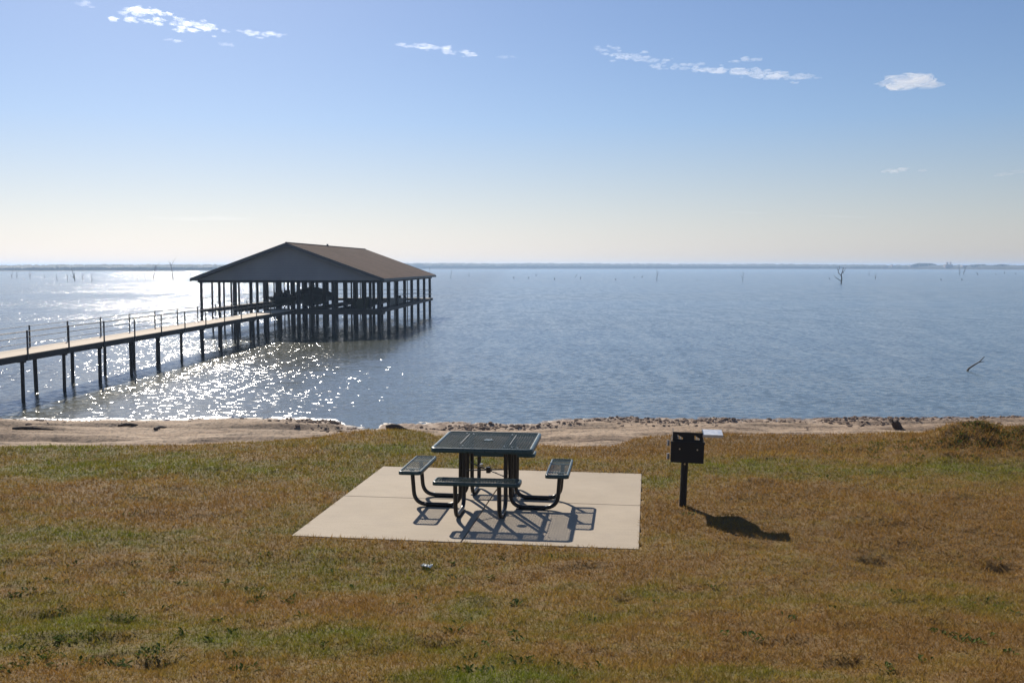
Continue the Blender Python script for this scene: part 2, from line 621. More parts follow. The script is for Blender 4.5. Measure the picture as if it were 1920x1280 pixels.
def height(x, y):
    """returns z, sand mask, wet mask, pebble mask"""
    yc, ys = crest_y(x, y), shore_y(x, y)
    ys = ys + (fbm(x * 0.9, y * 0.9, 5, 4) - 0.5) * 1.1
    s = np.maximum(0, 9.3 - y)
    fg = 0.145 * (s - 1.3 * (1 - np.exp(-s / 1.3)))
    fg = np.where(y < -4, fg[()] * 0 + 0.145 * (13.3 - 1.3), fg)
    t = np.maximum(0, y - yc)
    slope = -0.34 * (t - 0.5 * (1 - np.exp(-t / 0.5)))
    beach = WATER + np.clip((ys - y) * 0.075, -3.0, 1.05)
    z = np.maximum(slope, beach)
    k = 0.25                                                # soften the foot of the bank
    z = z + k * np.log1p(np.exp(-np.abs(slope - beach) / k)) * (t > 0) * np.clip((y - yc - 2) / 2, 0, 1) * np.clip((ys - y) / 4, 0, 1)
    lx, ly = pad_local(x, y)
    dpad = np.maximum(np.abs(lx), np.abs(ly)) - PAD_S / 2
    away = np.clip(dpad / 1.2, 0, 1)
    land = np.clip((yc + 0.5 - y) / 1.0, 0, 1)
    z = z + fg
    z = z + land * away * ((fbm(x * 0.45, y * 0.45, 1, 3) - 0.5) * 0.16 + (fbm(x * 2.2, y * 2.6, 2, 4) - 0.5) * 0.07 + (fbm(x * 7, y * 9, 3, 3) - 0.5) * 0.022)
    z = z - 0.008 * np.clip(1 - dpad / 0.5, 0, 1) - np.where(dpad < -0.02, 0.10, 0)
    # grassy mound by the right edge and its ridge
    m = 0.15 * np.exp(-(((x - 7.05) / 0.55) ** 2 + ((y - 15.3) / 0.30) ** 2))
    m = m + 0.17 * np.exp(-(((x - 7.6) / 1.25) ** 2 + ((y - 15.1) / 0.85) ** 2))
    m = m + 0.09 * np.exp(-((np.maximum(0, np.abs(x - 9.5) - 2.4) / 0.8) ** 2 + ((y - 14.9) / 0.9) ** 2))
    m = m * (0.62 + 0.75 * fbm(x * 4.2, y * 4.2, 8, 4))
    z = z + m
    # hollows and humps of the rough lawn
    for (px, v, rx, ry, dz) in HOLLOWS:
        q = unproj(px, v, 0.35 if v > 1060 else 0.0)
        z = z + 1.0 * dz * np.exp(-(((x - q.x) / rx) ** 2 + ((y - q.y) / ry) ** 2))
    # rutted sand
    sandz = np.clip((y - yc - 4) / 3, 0, 1) * np.clip((ys - y - 0.3) / 2.0, 0, 1)
    rut = (fbm(x * 0.13, y * 1.1, 21, 4, 0.55) - 0.5) * 0.55 + (fbm(x * 0.9, y * 1.8, 25, 4) - 0.5) * 0.11
    z = z + sandz * rut
    peb = np.clip(1.2 - np.abs(ys - 0.8 - y) / 1.5, 0, 1) * (0.35 + 0.65 * np.clip((x + 10.5) / 3, 0, 1))
    z = z + peb * (fbm(x * 3.1, y * 3.1, 31, 3) - 0.42) * 0.22
    sand = np.clip((y - yc) / 0.5, 0, 1)
    wet = np.clip(1 - (ys - y) / 0.55, 0, 1) * (y < ys + 3)
    return z, sand, wet, peb


HOLLOWS = [(290, 1225, .16, .09, -.08), (200, 1200, .13, .06, -.06), (75, 1095, .16, .10, -.05), (215, 1110, .15, .08, -.06),
           (820, 1178, .14, .06, -.07), (1640, 1048, .16, .12, -.09), (1880, 1056, .16, .12, -.09), (1590, 1225, .14, .07, -.07),
           (1170, 1062, .10, .10, -.07), (895, 1065, .18, .14, .06), (1080, 1060, .35, .14, .05), (170, 1155, .4, .12, .05),
           (1500, 1160, .35, .15, .04), (1480, 1010, .3, .2, .03), (1770, 1120, .2, .08, -.06), (1840, 1130, .15, .07, -.05)]


def axis(segs):
    out = []
    for a, b, n in segs:
        out += list(np.linspace(a, b, n, endpoint=False))
    return np.array(out + [segs[-1][1]])


xs = axis([(-6000, -300, 12), (-300, -60, 16), (-60, -14, 150), (-14, 14, 420), (14, 60, 150), (60, 300, 16), (300, 6000, 12)])
ys_ = axis([(-60, -5, 12), (-5, 4.4, 30), (4.4, 18, 230), (18, 42, 200), (42, 120, 24), (120, 6000, 20)])
GX, GY = np.meshgrid(xs, ys_)
GZ, GS, GW, GP = height(GX, GY)


def greenness(x, y):
    """0 = rusty dormant turf, 1 = green"""
    px = 960 + FPX * x / np.maximum(y, 2.0)
    g = 0.25 + (fbm(x * 0.55, y * 0.9, 41, 4) - 0.5) * 1.15 + (fbm(x * 2.6, y * 3.4, 47, 3) - 0.5) * 0.55
    g = g - 0.16 * np.clip((px - 900) / 500, -0.6, 1)
    z0 = np.interp(y, [4, 9, 11, 14], [0.45, 0.05, 0, 0])
    for (u, v, ru, rv, a) in GREENS:
        q = unproj(u, v, 0.45 if v > 1040 else 0.0)
        g = g + a * np.exp(-(((px - u) / ru) ** 2 + ((y - q.y) / rv) ** 2))
    return np.clip(g, 0, 1)


GREENS = [(960, 1262, 190, .35, .75), (560, 1150, 300, .35, .30), (130, 1095, 170, .4, .3), (660, 905, 60, .5, .55), (760, 842, 130, .7, .40),
          (160, 865, 260, 1.2, .35), (880, 868, 40, .35, .7), (1000, 868, 120, .4, .5), (1330, 872, 180, .7, .35), (1800, 880, 300, .5, .40),
          (1810, 1195, 60, .25, .5), (1240, 905, 40, .3, .5), (1450, 1230, 250, .3, .25), (1330, 830, 260, 1.2, -.35), (1850, 835, 150, 1.3, -.1),
          (200, 960, 330, .7, -.25), (1650, 1000, 260, 1.0, -.18), (60, 1190, 120, .3, -.3)]

gg = greenness(GX, GY)
ny, nx = GX.shape
idx = np.arange(ny * nx).reshape(ny, nx)
GF = np.stack([idx[:-1, :-1], idx[:-1, 1:], idx[1:, 1:], idx[1:, :-1]], -1).reshape(-1, 4)
ground = np_mesh('ground', np.stack([GX, GY, GZ], -1).reshape(-1, 3), GF, M['ground'],
                 {'green': gg.ravel(), 'sand': GS.ravel(), 'wet': GW.ravel(), 'pebble': GP.ravel()}, smooth=True)
tag(ground, kind='structure')


def ground_z(x, y):
    z, *_ = height(np.array([float(x)]), np.array([float(y)]))
    return float(z[0])


# ---------------------------------------------------------------- turf
def make_grass():
    n = 920000
    y = 3.7 * (17.2 / 3.7) ** rng.random(n * 2)
    x = (rng.random(n * 2) * 2 - 1) * (0.56 * y + 3.2)
    lx, ly = pad_local(x, y)
    wob = (fbm(x * 7, y * 7, 61, 2) - 0.5) * 0.10
    keep = np.maximum(np.abs(lx), np.abs(ly)) > PAD_S / 2 + 0.012 + wob * 0.7
    yc = crest_y(x, y)
    keep &= y < yc + 0.5
    x, y = x[keep][:n], y[keep][:n]
    n = len(x)
    z = height(x, y)[0]
    g = greenness(x, y)
    tall = 0.25 + 0.8 * fbm(x * 1.7, y * 1.7, 71, 3) + 0.9 * fbm(x * 9, y * 11, 75, 2)
    mound = np.exp(-(((x - 7.4) / 1.5) ** 2 + ((y - 15.0) / 0.9) ** 2))
    tall = tall * (1 + 0.7 * mound)
    L = (0.020 + 0.028 * rng.random(n)) * tall * (0.8 + y / 22)
    w = (0.0016 + 0.0014 * rng.random(n)) * (0.6 + y / 7.5)
    az = rng.random(n) * 2 * np.pi
    lean = 0.35 + 1.05 * rng.random(n) ** 0.8
    d = np.stack([np.cos(az) * np.sin(lean), np.sin(az) * np.sin(lean), np.cos(lean)], -1)
    pa = rng.random(n) * 2 * np.pi
    s = np.stack([np.cos(pa), np.sin(pa), np.zeros(n)], -1)
    base = np.stack([x, y, z - 0.003], -1)
    V = np.empty((n, 3, 3), np.float32)
    V[:, 0] = base - s * w[:, None]
    V[:, 1] = base + s * w[:, None]
    V[:, 2] = base + d * L[:, None]
    rnd = np.repeat(rng.random(n), 3)
    o = np_mesh('grass', V.reshape(-1, 3), np.arange(n * 3).reshape(-1, 3), M['grass'], {'green': np.repeat(g, 3), 'rnd': rnd})
    tag(o, 'short half dormant brown and green turf between the camera and the beach', 'grass', kind='stuff')


make_grass()


def leaf_clumps(name, spots, mat, label, cat, kind, up=0.5, per=26, ll=0.05, lw=0.014):
    vs, fs, rn = [], [], []
    for (x, y, r, k) in spots:
        for i in range(int(per * k * 0.6) + 2):
            a = random.random() * 6.283
            q = r * math.sqrt(random.random())
            bx, by = x + q * math.cos(a), y + q * math.sin(a)
            bz = ground_z(bx, by)
            h = ll * (0.6 + random.random() * 0.8)
            tilt = up * (0.5 + random.random())
            b = random.random() * 6.283
            d = Vector((math.cos(b) * math.cos(tilt), math.sin(b) * math.cos(tilt), math.sin(tilt)))
            s = Vector((-math.sin(b), math.cos(b), 0)) * lw * (0.6 + random.random() * 0.7)
            p0 = Vector((bx, by, bz + 0.004))
            p1 = p0 + d * h * 0.55 + Vector((0, 0, 0.006))
            p2 = p0 + d * h
            n0 = len(vs)
            vs += [p0, p1 - s, p2, p1 + s]
            fs.append((n0, n0 + 1, n0 + 2, n0 + 3))
            rn += [random.random()] * 4
    o = np_mesh(name, np.array([tuple(v) for v in vs]), np.array(fs), mat, {'rnd': np.array(rn)})
    tag(o, label, cat, kind=kind)
    return o


spots = []
for (u, v, r, k) in [(230, 1170, .10, 1.2), (290, 1222, .12, 1.6), (85, 1233, .14, 1.8), (35, 1215, .1, 1), (10, 1258, .16, 2), (225, 1248, .08, 1), (455, 1256, .1, 1),
                     (540, 1125, .07, .7), (493, 1122, .05, .6), (30, 1115, .08, .6), (115, 1150, .10, .9), (180, 1242, .08, .7), (975, 1243, .12, 1.1), (900, 1258, .1, 1),
                     (1790, 1196, .10, 1.3), (1820, 1205, .08, 1), (965, 1133, .05, .6), (1415, 1195, .07, .8), (1290, 965, .10, 1), (1755, 1185, .06, .5), (410, 1165, .06, .6),
                     (240, 965, .10, .5), (470, 1000, .12, .6), (1540, 895, .12, .5), (1630, 890, .15, .5), (1660, 1255, .06, .7), (340, 1190, .07, .6), (960, 1190, .05, .5)]:
    q = unproj(u, v, 0.0)
    for _ in range(6):
        q = unproj(u, v, ground_z(q.x, q.y))
    spots.append((q.x, q.y, r, k))
for _ in range(90):
    u, v = random.uniform(0, 1920) ** 1.0, random.uniform(1040, 1275)
    if random.random() < 0.35 and u > 900:
        continue
    q = unproj(u, v, 0.3)
    for _ in range(4):
        q = unproj(u, v, ground_z(q.x, q.y))
    spots.append((q.x, q.y, random.uniform(.03, .08), random.uniform(.15, .5)))
for _ in range(230):
    x_, y_ = random.gauss(7.7, 1.15), random.gauss(14.9, .42)
    spots.append((x_, y_, .10, random.uniform(.4, .9)))
leaf_clumps('weeds', spots, M['weed'], 'low dark green broadleaf weeds scattered through the brown turf and over the mound', 'weeds', 'stuff', 0.45, 30, 0.045, 0.011)

# ---------------------------------------------------------------- water, shore
xs2 = axis([(-6000, -200, 8), (-200, 200, 20), (200, 6000, 8)])
ysw = axis([(30, 60, 4), (60, 400, 8), (400, 5990, 8)])
WX, WY = np.meshgrid(xs2, ysw)
ny, nx = WX.shape
idx = np.arange(ny * nx).reshape(ny, nx)
WF = np.stack([idx[:-1, :-1], idx[:-1, 1:], idx[1:, 1:], idx[1:, :-1]], -1).reshape(-1, 4)
water = np_mesh('water', np.stack([WX, WY, np.full_like(WX, WATER)], -1).reshape(-1, 3), WF, M['water'])
tag(water, kind='structure')


def ico(sub):
    bm = bmesh.new()
    bmesh.ops.create_icosphere(bm, subdivisions=sub, radius=1)
    v = np.array([tuple(p.co) for p in bm.verts])
    f = np.array([[p.index for p in fc.verts] for fc in bm.faces])
    bm.free()
    return v, f


def make_gravel():
    bv, bf = ico(1)
    n = 4200
    x = rng.uniform(-24, 26, n * 3)
    y0 = np.full_like(x, 38.0)
    for _ in range(3):
        y0 = shore_y(x, y0)
    y = y0 - 0.15 - np.abs(rng.normal(0, 1.3, n * 3))
    keep = rng.random(n * 3) < np.where(x < -10, 0.12, 1.0) * np.clip((fbm(x * .7, y * .9, 333, 3) - .36) * 4, 0, 1)
    x, y = x[keep][:n], y[keep][:n]
    n = len(x)
    z, *_ = height(x, y)
    r = 0.018 + 0.065 * rng.random(n) ** 4
    sc = np.stack([r * rng.uniform(.8, 1.6, n), r * rng.uniform(.8, 1.4, n), r * rng.uniform(.5, .9, n)], -1)
    V = bv[None] * sc[:, None] * (1 + 0.25 * (rng.random((n, len(bv), 1)) - 0.5))
    V = V + np.stack([x, y, z + r * 0.2], -1)[:, None]
    F = (bf[None] + (np.arange(n) * len(bv))[:, None, None]).reshape(-1, 3)
    o = np_mesh('gravel', V.reshape(-1, 3), F, M['stone'])
    tag(o, 'brown stones and gravel scattered along the waterline', 'gravel', kind='stuff')


make_gravel()


def make_glint_strip():
    """thin broken white strip standing in for sun glints along the left shore"""
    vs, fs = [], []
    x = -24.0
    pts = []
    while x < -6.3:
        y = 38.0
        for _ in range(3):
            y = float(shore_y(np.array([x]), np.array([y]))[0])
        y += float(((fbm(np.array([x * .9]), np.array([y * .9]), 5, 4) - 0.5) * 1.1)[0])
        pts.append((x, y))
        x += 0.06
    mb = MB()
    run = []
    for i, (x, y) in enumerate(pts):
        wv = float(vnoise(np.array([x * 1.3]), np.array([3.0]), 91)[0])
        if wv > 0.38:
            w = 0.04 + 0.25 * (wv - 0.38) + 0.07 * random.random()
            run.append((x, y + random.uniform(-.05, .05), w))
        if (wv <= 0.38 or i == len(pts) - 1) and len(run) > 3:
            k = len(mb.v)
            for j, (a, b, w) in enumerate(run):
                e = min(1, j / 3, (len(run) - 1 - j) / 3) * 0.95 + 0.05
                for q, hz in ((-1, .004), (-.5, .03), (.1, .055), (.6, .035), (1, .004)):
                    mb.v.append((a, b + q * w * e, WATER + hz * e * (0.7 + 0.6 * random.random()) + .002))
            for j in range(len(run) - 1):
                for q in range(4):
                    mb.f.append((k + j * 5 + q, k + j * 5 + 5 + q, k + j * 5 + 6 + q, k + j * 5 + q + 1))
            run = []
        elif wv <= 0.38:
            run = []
    o = mb.build('glint_strip', M['glint_strip'], smooth=True)
    tag(o, 'white strip painted as sun glints along the water edge at the sandy beach', 'glint_strip', kind='stuff')


make_glint_strip()

# ---------------------------------------------------------------- concrete pad
def make_pad():
    root = empty('concrete_pad', PAD_C, PAD_YAW)
    tag(root, 'pale square concrete pad set in the grass under the picnic table', 'concrete pad')
    h, g = PAD_S / 2, 0.006
    for sx in (-1, 1):
        for sy in (-1, 1):
            me = MB()
            x0, x1 = (g, h) if sx > 0 else (-h, -g)
            y0, y1 = (g, h) if sy > 0 else (-h, -g)
            me.box(((x0 + x1) / 2, (y0 + y1) / 2, -0.05), (x1 - x0, y1 - y0, 0.10))
            o = me.build('slab_panel', M['concrete'], root)
            bv = o.modifiers.new('bevel', 'BEVEL')
            bv.width, bv.segments = 0.007, 2
    me = MB()
    me.box((0, 0, -0.065), (PAD_S - 0.05, PAD_S - 0.05, 0.09))
    me.build('joint_filler', M['grill_black'], root)


make_pad()


# ---------------------------------------------------------------- picnic table
def arc(p, c0, c1, n=8):
    """rounded corner at p between directions towards c0 and c1 (points at the tangent)"""
    out = []
    for i in range(n + 1):
        t = i / n
        out.append(c0 * (1 - t) ** 2 + p * 2 * t * (1 - t) + c1 * t * t)
    return out


def fillet(pts, r):
    pts = [Vector(p) for p in pts]
    out = [pts[0]]
    for i in range(1, len(pts) - 1):
        a, p, b = pts[i - 1], pts[i], pts[i + 1]
        out += arc(p, p + (a - p).normalized() * r, p + (b - p).normalized() * r)
    out.append(pts[-1])
    return out


def clip_line(px, py, dx, dy, hx, hy):
    t0, t1 = -9.0, 9.0
    for p, d, h in ((px, dx, hx), (py, dy, hy)):
        a, b = (-h - p) / d, (h - p) / d
        if a > b:
            a, b = b, a
        t0, t1 = max(t0, a), min(t1, b)
    return (t0, t1) if t1 - t0 > 0.012 else None


def lattice(w, d, z, long_x=True, cell=(0.060, 0.030), bar=0.0042, th=0.003):
    mb = MB()
    cx, cy = cell if long_x else cell[::-1]
    for s in (-1, 1):
        dx, dy = cx, s * cy
        L = math.hypot(dx, dy)
        dx, dy = dx / L, dy / L
        k = int((w / cx + d / cy)) + 2
        for i in range(-k, k + 1):
            c = clip_line(i * cx, 0, dx, dy, w / 2, d / 2)
            if not c:
                continue
            a, b = c
            mb.beam((i * cx + dx * a, dy * a, z + s * 0.0006), (i * cx + dx * b, dy * b, z + s * 0.0006), bar, th)
    return mb


def rim(w, d, r, z0, z1, t):
    """rolled edge: rounded rectangle ring with a rounded section"""
    ring = []
    for (sx, sy, a0) in ((1, 1, 0), (-1, 1, 90), (-1, -1, 180), (1, -1, 270)):
        for i in range(9):
            a = R(a0 + i * 90 / 8)
            ring.append((sx * (w / 2 - r), sy * (d / 2 - r), math.cos(a), math.sin(a)))
    zt, e = z1, 0.012
    sec = [(0, z0), (0, zt - e), (-0.004, zt - 0.004), (-e, zt), (-t + 0.004, zt), (-t, zt - 0.004), (-t, zt - 0.02), (-0.008, zt - 0.02), (-0.008, z0)]
    mb = MB()
    n, m = len(ring), len(sec)
    for (cx, cy, nx_, ny_) in ring:
        for (o, z) in sec:
            mb.v.append((cx + nx_ * (r + o), cy + ny_ * (r + o), z))
    for i in range(n):
        for j in range(m):
            i2, j2 = (i + 1) % n, (j + 1) % m
            mb.f.append((i * m + j, i2 * m + j, i2 * m + j2, i * m + j2))
    return mb


def make_table():
    root = empty('picnic_table', (-0.281, 11.567, 0), -R(6.9))
    tag(root, 'square dark green metal mesh picnic table with four attached bench seats', 'picnic table')
    W = 1.17
    top = lattice(W - 0.03, W - 0.03, 0.752, True).build('tabletop', M['green_coat'], root)
    rim(W, W, 0.07, 0.708, 0.760, 0.040).build('rim', M['green_coat'], top, smooth=True, fix=True)
    seams = MB()
    for u in (-0.24, 0.24):
        seams.box((u, 0, 0.741), (0.035, W - 0.06, 0.010))
    seams.build('support_bar', M['green_coat'], root)
    for u in (-0.29, 0.29):
        wm = MB()
        wm.box((u, 0.06, 0.7565), (0.007, 0.66, 0.004))
        wm.build('seam', M['seam'], root)
    pl = MB()
    pl.tube([(0, 0, 0.745), (0, 0, 0.760)], 0.055, 20)
    pl.build('umbrella_plate', M['green_coat'], root, smooth=True)
    for i in range(2):
        bo = MB()
        bo.tube([(-0.025 + i * 0.055, 0.02, 0.760), (-0.025 + i * 0.055, 0.02, 0.768)], 0.010, 8)
        bo.build('bolt', M['zinc'], root)
    for (u, v) in ((-.24, .40), (-.24, -.40), (.24, .40), (.24, -.40), (-.33, .44), (.33, -.42), (.40, -.46)):
        bo = MB()
        bo.tube([(u, v, 0.752), (u, v, 0.762)], 0.009, 8)
        bo.build('bolt', M['zinc'], root)
    SL, SW, SO = 0.97, 0.27, 0.85
    for k in range(4):
        a = k * math.pi / 2                                   # 0 right, then counter-clockwise
        seat = lattice(SL - 0.03, SW - 0.02, 0, True).build('seat', M['green_coat'], root)
        seat.location = (SO * math.cos(a), SO * math.sin(a), 0.452)
        seat.rotation_euler = (0, 0, a + math.pi / 2)
        r_ = rim(SL, SW, 0.05, -0.034, 0.008, 0.026).build('rim', M['green_coat'], seat, smooth=True, fix=True)
        for s in (-0.245, 0.245):
            br = MB()
            br.box((s, 0, -0.012), (0.05, SW - 0.05, 0.008))
            br.build('bracket', M['green_coat'], seat)
        for s in (-1, 1):
            v = 0.245 * s
            off = 0.30
            pth = fillet([(SO + 0.02, v, 0.43), (SO - 0.01, v, 0.026), (off, v, 0.026), (off - 0.015, v, 0.735)], 0.15)
            ca, sa = math.cos(a), math.sin(a)
            pth = [Vector((p.x * ca - p.y * sa, p.x * sa + p.y * ca, p.z)) for p in pth]
            mb = MB()
            mb.tube(pth, 0.0245, 12)
            leg = mb.build('leg', M['black_tube'], root, smooth=True)
            sh = MB()                                         # flat shoe of the foot run
            p0 = Vector((0.36, v, 0.004))
            p1 = Vector((0.70, v, 0.004))
            rot = lambda p: Vector((p.x * ca - p.y * sa, p.x * sa + p.y * ca, p.z))
            sh.beam(rot(p0), rot(p1), 0.06, 0.006)
            sh.build('foot_plate', M['black_tube'], leg)
            cp = MB()
            bp_ = rot(Vector((0.71, v + 0.02 * s, 0.052)))
            cp.tube([bp_ - Vector((0, 0, 0.008)), bp_], 0.010, 8)
            cp.build('bolt', M['zinc'], leg)
    for (a, b) in (((-.29, -.27, .44), (.29, .27, .36)), ((-.29, .27, .44), (.29, -.27, .36))):
        mb = MB()
        mb.tube([a, b], 0.008, 8)
        mb.build('brace', M['black_tube'], root, smooth=True)
    hb = MB()
    hb.tube([(0, 0, .365), (0, 0, .435)], 0.028, 14)
    hub = hb.build('brace_hub', M['black_tube'], root, smooth=True)
    nb = MB()
    nb.tube([(-.10, .10, .432), (-.10, .10, .452)], 0.020, 10)
    nb.build('bolt', M['zinc'], hub, smooth=True)
    for (u, v) in ((-.245, 0), (.245, 0)):
        mb = MB()
        mb.beam((u, -.33, .728), (u, .33, .728), 0.04, 0.022)
        mb.build('cross_bar', M['black_tube'], root)


make_table()

# ---------------------------------------------------------------- grill
def make_grill():
    q = unproj(1279.5, 947, 0.0)
    gz = ground_z(q.x, q.y)
    q = unproj(1279.5, 947, gz)
    root = empty('charcoal_grill', (q.x, q.y, gz), -R(9))
    tag(root, 'black steel park grill on a single post with pale side shelf', 'grill')
    mb = MB()
    lean = 0.022
    hh = 0.55
    mb.tube([(0, 0, -0.15), (lean * 0.2, 0, 0.05), (lean, 0, hh + 0.03)], 0.041, 16)
    post = mb.build('post', M['grill_black'], root, smooth=True)
    b = MB()
    b.tube([(lean * .9, -0.041, 0.50), (lean * .9, -0.050, 0.50)], 0.011, 8)
    b.build('bolt', M['zinc'], post)
    # fire box: floor, four walls (tilted a touch with the post)
    cx = 0.030
    w, d, t = 0.375, 0.40, 0.006
    z0, z1, z2 = 0.545, 0.785, 0.898
    fb = MB()
    fb.box((cx, 0, z0 + t / 2), (w, d, t))
    fb.box((cx, -d / 2 + t / 2, (z0 + z1) / 2 + t), (w, t, z1 - z0))
    fb.box((cx, d / 2 - t / 2, z0 + 0.06), (w, t, 0.11))
    for s in (-1, 1):
        fb.prism([(cx + s * (w / 2 - t), z0 + t), (cx + s * w / 2, z0 + t), (cx + s * w / 2, z1), (cx + s * (w / 2 - t), z1)][::s], -d / 2 + t, d / 2 - t)
    fb.box((cx, -d / 2 - 0.008, z1 - 0.004), (w + 0.014, 0.014, 0.024))
    box = fb.build('fire_box', M['grill_black'], root, fix=True)
    box.rotation_euler = (0, R(1.2), 0)
    # upper back wall with two keyhole cut-outs
    ub = MB()
    y0, y1 = -d / 2 + 0.010, -d / 2 + 0.016
    X0, X1 = cx - 0.170, cx + 0.172
    holes = [(cx - 0.115, cx - 0.055), (cx + 0.075, cx + 0.135)]
    za, zb = z1 + 0.030, z1 + 0.080
    xsn = [X0, holes[0][0], holes[0][1], holes[1][0], holes[1][1], X1]
    for i in range(5):
        a, c = xsn[i], xsn[i + 1]
        if i in (1, 3):
            ub.prism([(a, z1 + .005), (c, z1 + .005), (c, za), (a, za)], y0, y1)
            ub.prism([(a, zb), (c, za + 0.018), (c, z2), (a, z2)], y0, y1)
        else:
            ub.prism([(a, z1 + .005), (c, z1 + .005), (c, z2), (a, z2)], y0, y1)
    for s in (X0 + 0.003, X1 - 0.003):
        ub.box((s, -0.02, (z1 + z2) / 2 + .003), (0.006, d - 0.10, z2 - z1 - 0.012))
    up = ub.build('grate_back', M['grill_black'], root, fix=True)
    up.rotation_euler = (0, R(1.2), 0)
    g = MB()
    for i in range(11):
        x = X0 + 0.02 + i * (X1 - X0 - 0.04) / 10
        g.tube([(x, -d / 2 + 0.02, z1 + 0.018), (x, d / 2 - 0.03, z1 + 0.018)], 0.006, 6)
    g.build('cooking_grate', M['grill_black'], root)
    sh = MB()
    sh.box((X1 + 0.125, -0.02, z2 - 0.022), (0.225, 0.37, 0.006))
    sh.box((X1 + 0.239, -0.02, z2 - 0.034), (0.005, 0.37, 0.030))
    sh.box((X1 + 0.125, -0.208, z2 - 0.034), (0.225, 0.005, 0.030))
    sf = sh.build('side_shelf', M['shelf_steel'], root)
    for zz, yy in ((z1 - 0.025, -0.13), (z0 + 0.065, -0.15)):
        c = MB()
        pts = []
        for i in range(60):
            a = i / 59 * 2 * math.pi * 6
            pts.append((cx - w / 2 - 0.016 + 0.013 * math.cos(a), yy + 0.013 * math.sin(a), zz - 0.032 + i / 59 * 0.065))
        c.tube(pts, 0.0045, 6)
        c.tube([(cx - w / 2 - 0.016, yy, zz - 0.036), (cx - w / 2 - 0.016, yy, zz + 0.036)], 0.007, 6)
        c.build('coil_handle', M['coil_steel'], root, smooth=True)
    for x, z in ((cx - 0.085, z1 - 0.045), (cx + 0.115, z1 - 0.05)):
        c = MB()
        c.box((x, -d / 2 - 0.004, z), (0.055, 0.008, 0.030))
        cl = c.build('clip', M['grill_black'], root)
        c = MB()
        c.tube([(x + 0.012, -d / 2, z - 0.035), (x + 0.012, -d / 2 - 0.010, z - 0.035)], 0.009, 8)
        c.build('bolt', M['zinc'], cl)


make_grill()

# ---------------------------------------------------------------- boardwalk
DECK = -1.15
AX = R(3.0)                                                    # heading of the boardwalk and boathouse


def make_boardwalk():
    a = unproj(51, 663.6, DECK)
    b = unproj(496, 590, DECK)
    d = (b - a)
    d.z = 0
    ang = math.atan2(d.x, d.y)
    root = empty('boardwalk', (a.x, a.y, DECK), -ang)           # local +Y runs out to the boathouse, +X is the near edge
    tag(root, 'long pale boardwalk on dark piles leading out to the boathouse', 'boardwalk')
    y0, y1, w = -13.5, d.length + 9.0, 1.9
    mb = MB()
    n = int((y1 - y0) / 0.15)
    for i in range(n):
        yy = y0 + (i + .5) * (y1 - y0) / n
        mb.box((-w / 2, yy, -0.02), (w, (y1 - y0) / n - 0.008, 0.04))
    mb.build('deck', M['deck'], root)
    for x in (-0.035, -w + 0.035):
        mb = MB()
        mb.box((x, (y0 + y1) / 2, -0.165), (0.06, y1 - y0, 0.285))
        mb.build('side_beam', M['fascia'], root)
    sp = 3.76
    k0, k1 = -3, int((y1 - 6) / sp)
    for side, x in (('n', 0.03), ('f', -w - 0.03)):
        ps = []
        for k in range(k0, k1 + 1):
            yy = k * sp
            if yy < y0 or yy > d.length + 3:
                continue
            mb = MB()
            mb.box((x, yy, 0.40), (0.055, 0.07, 1.36))
            mb.build('rail_post', M['rail'], root)
            ps.append(yy)
        for zz in (1.04, 0.77, 0.50):
            mb = MB()
            mb.tube([(x, y0, zz), (x, d.length + 3, zz)], 0.013, 8)
            mb.build('rail', M['rail'], root)
    for k in range(k0, k1 + 1):
        yy = k * sp
        if yy < y0:
            continue
        gz = -8
        for x in (-0.22, -w + 0.20):
            mb = MB()
            jx, jy = random.uniform(-.06, .06), random.uniform(-.08, .08)
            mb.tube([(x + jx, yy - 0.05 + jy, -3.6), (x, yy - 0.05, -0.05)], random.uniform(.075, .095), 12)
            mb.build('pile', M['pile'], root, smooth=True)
        mb = MB()
        mb.box((-w / 2, yy - 0.05, -0.30), (w - 0.15, 0.16, 0.18))
        mb.build('cross_beam', M['fascia'], root)
    return root


make_boardwalk()


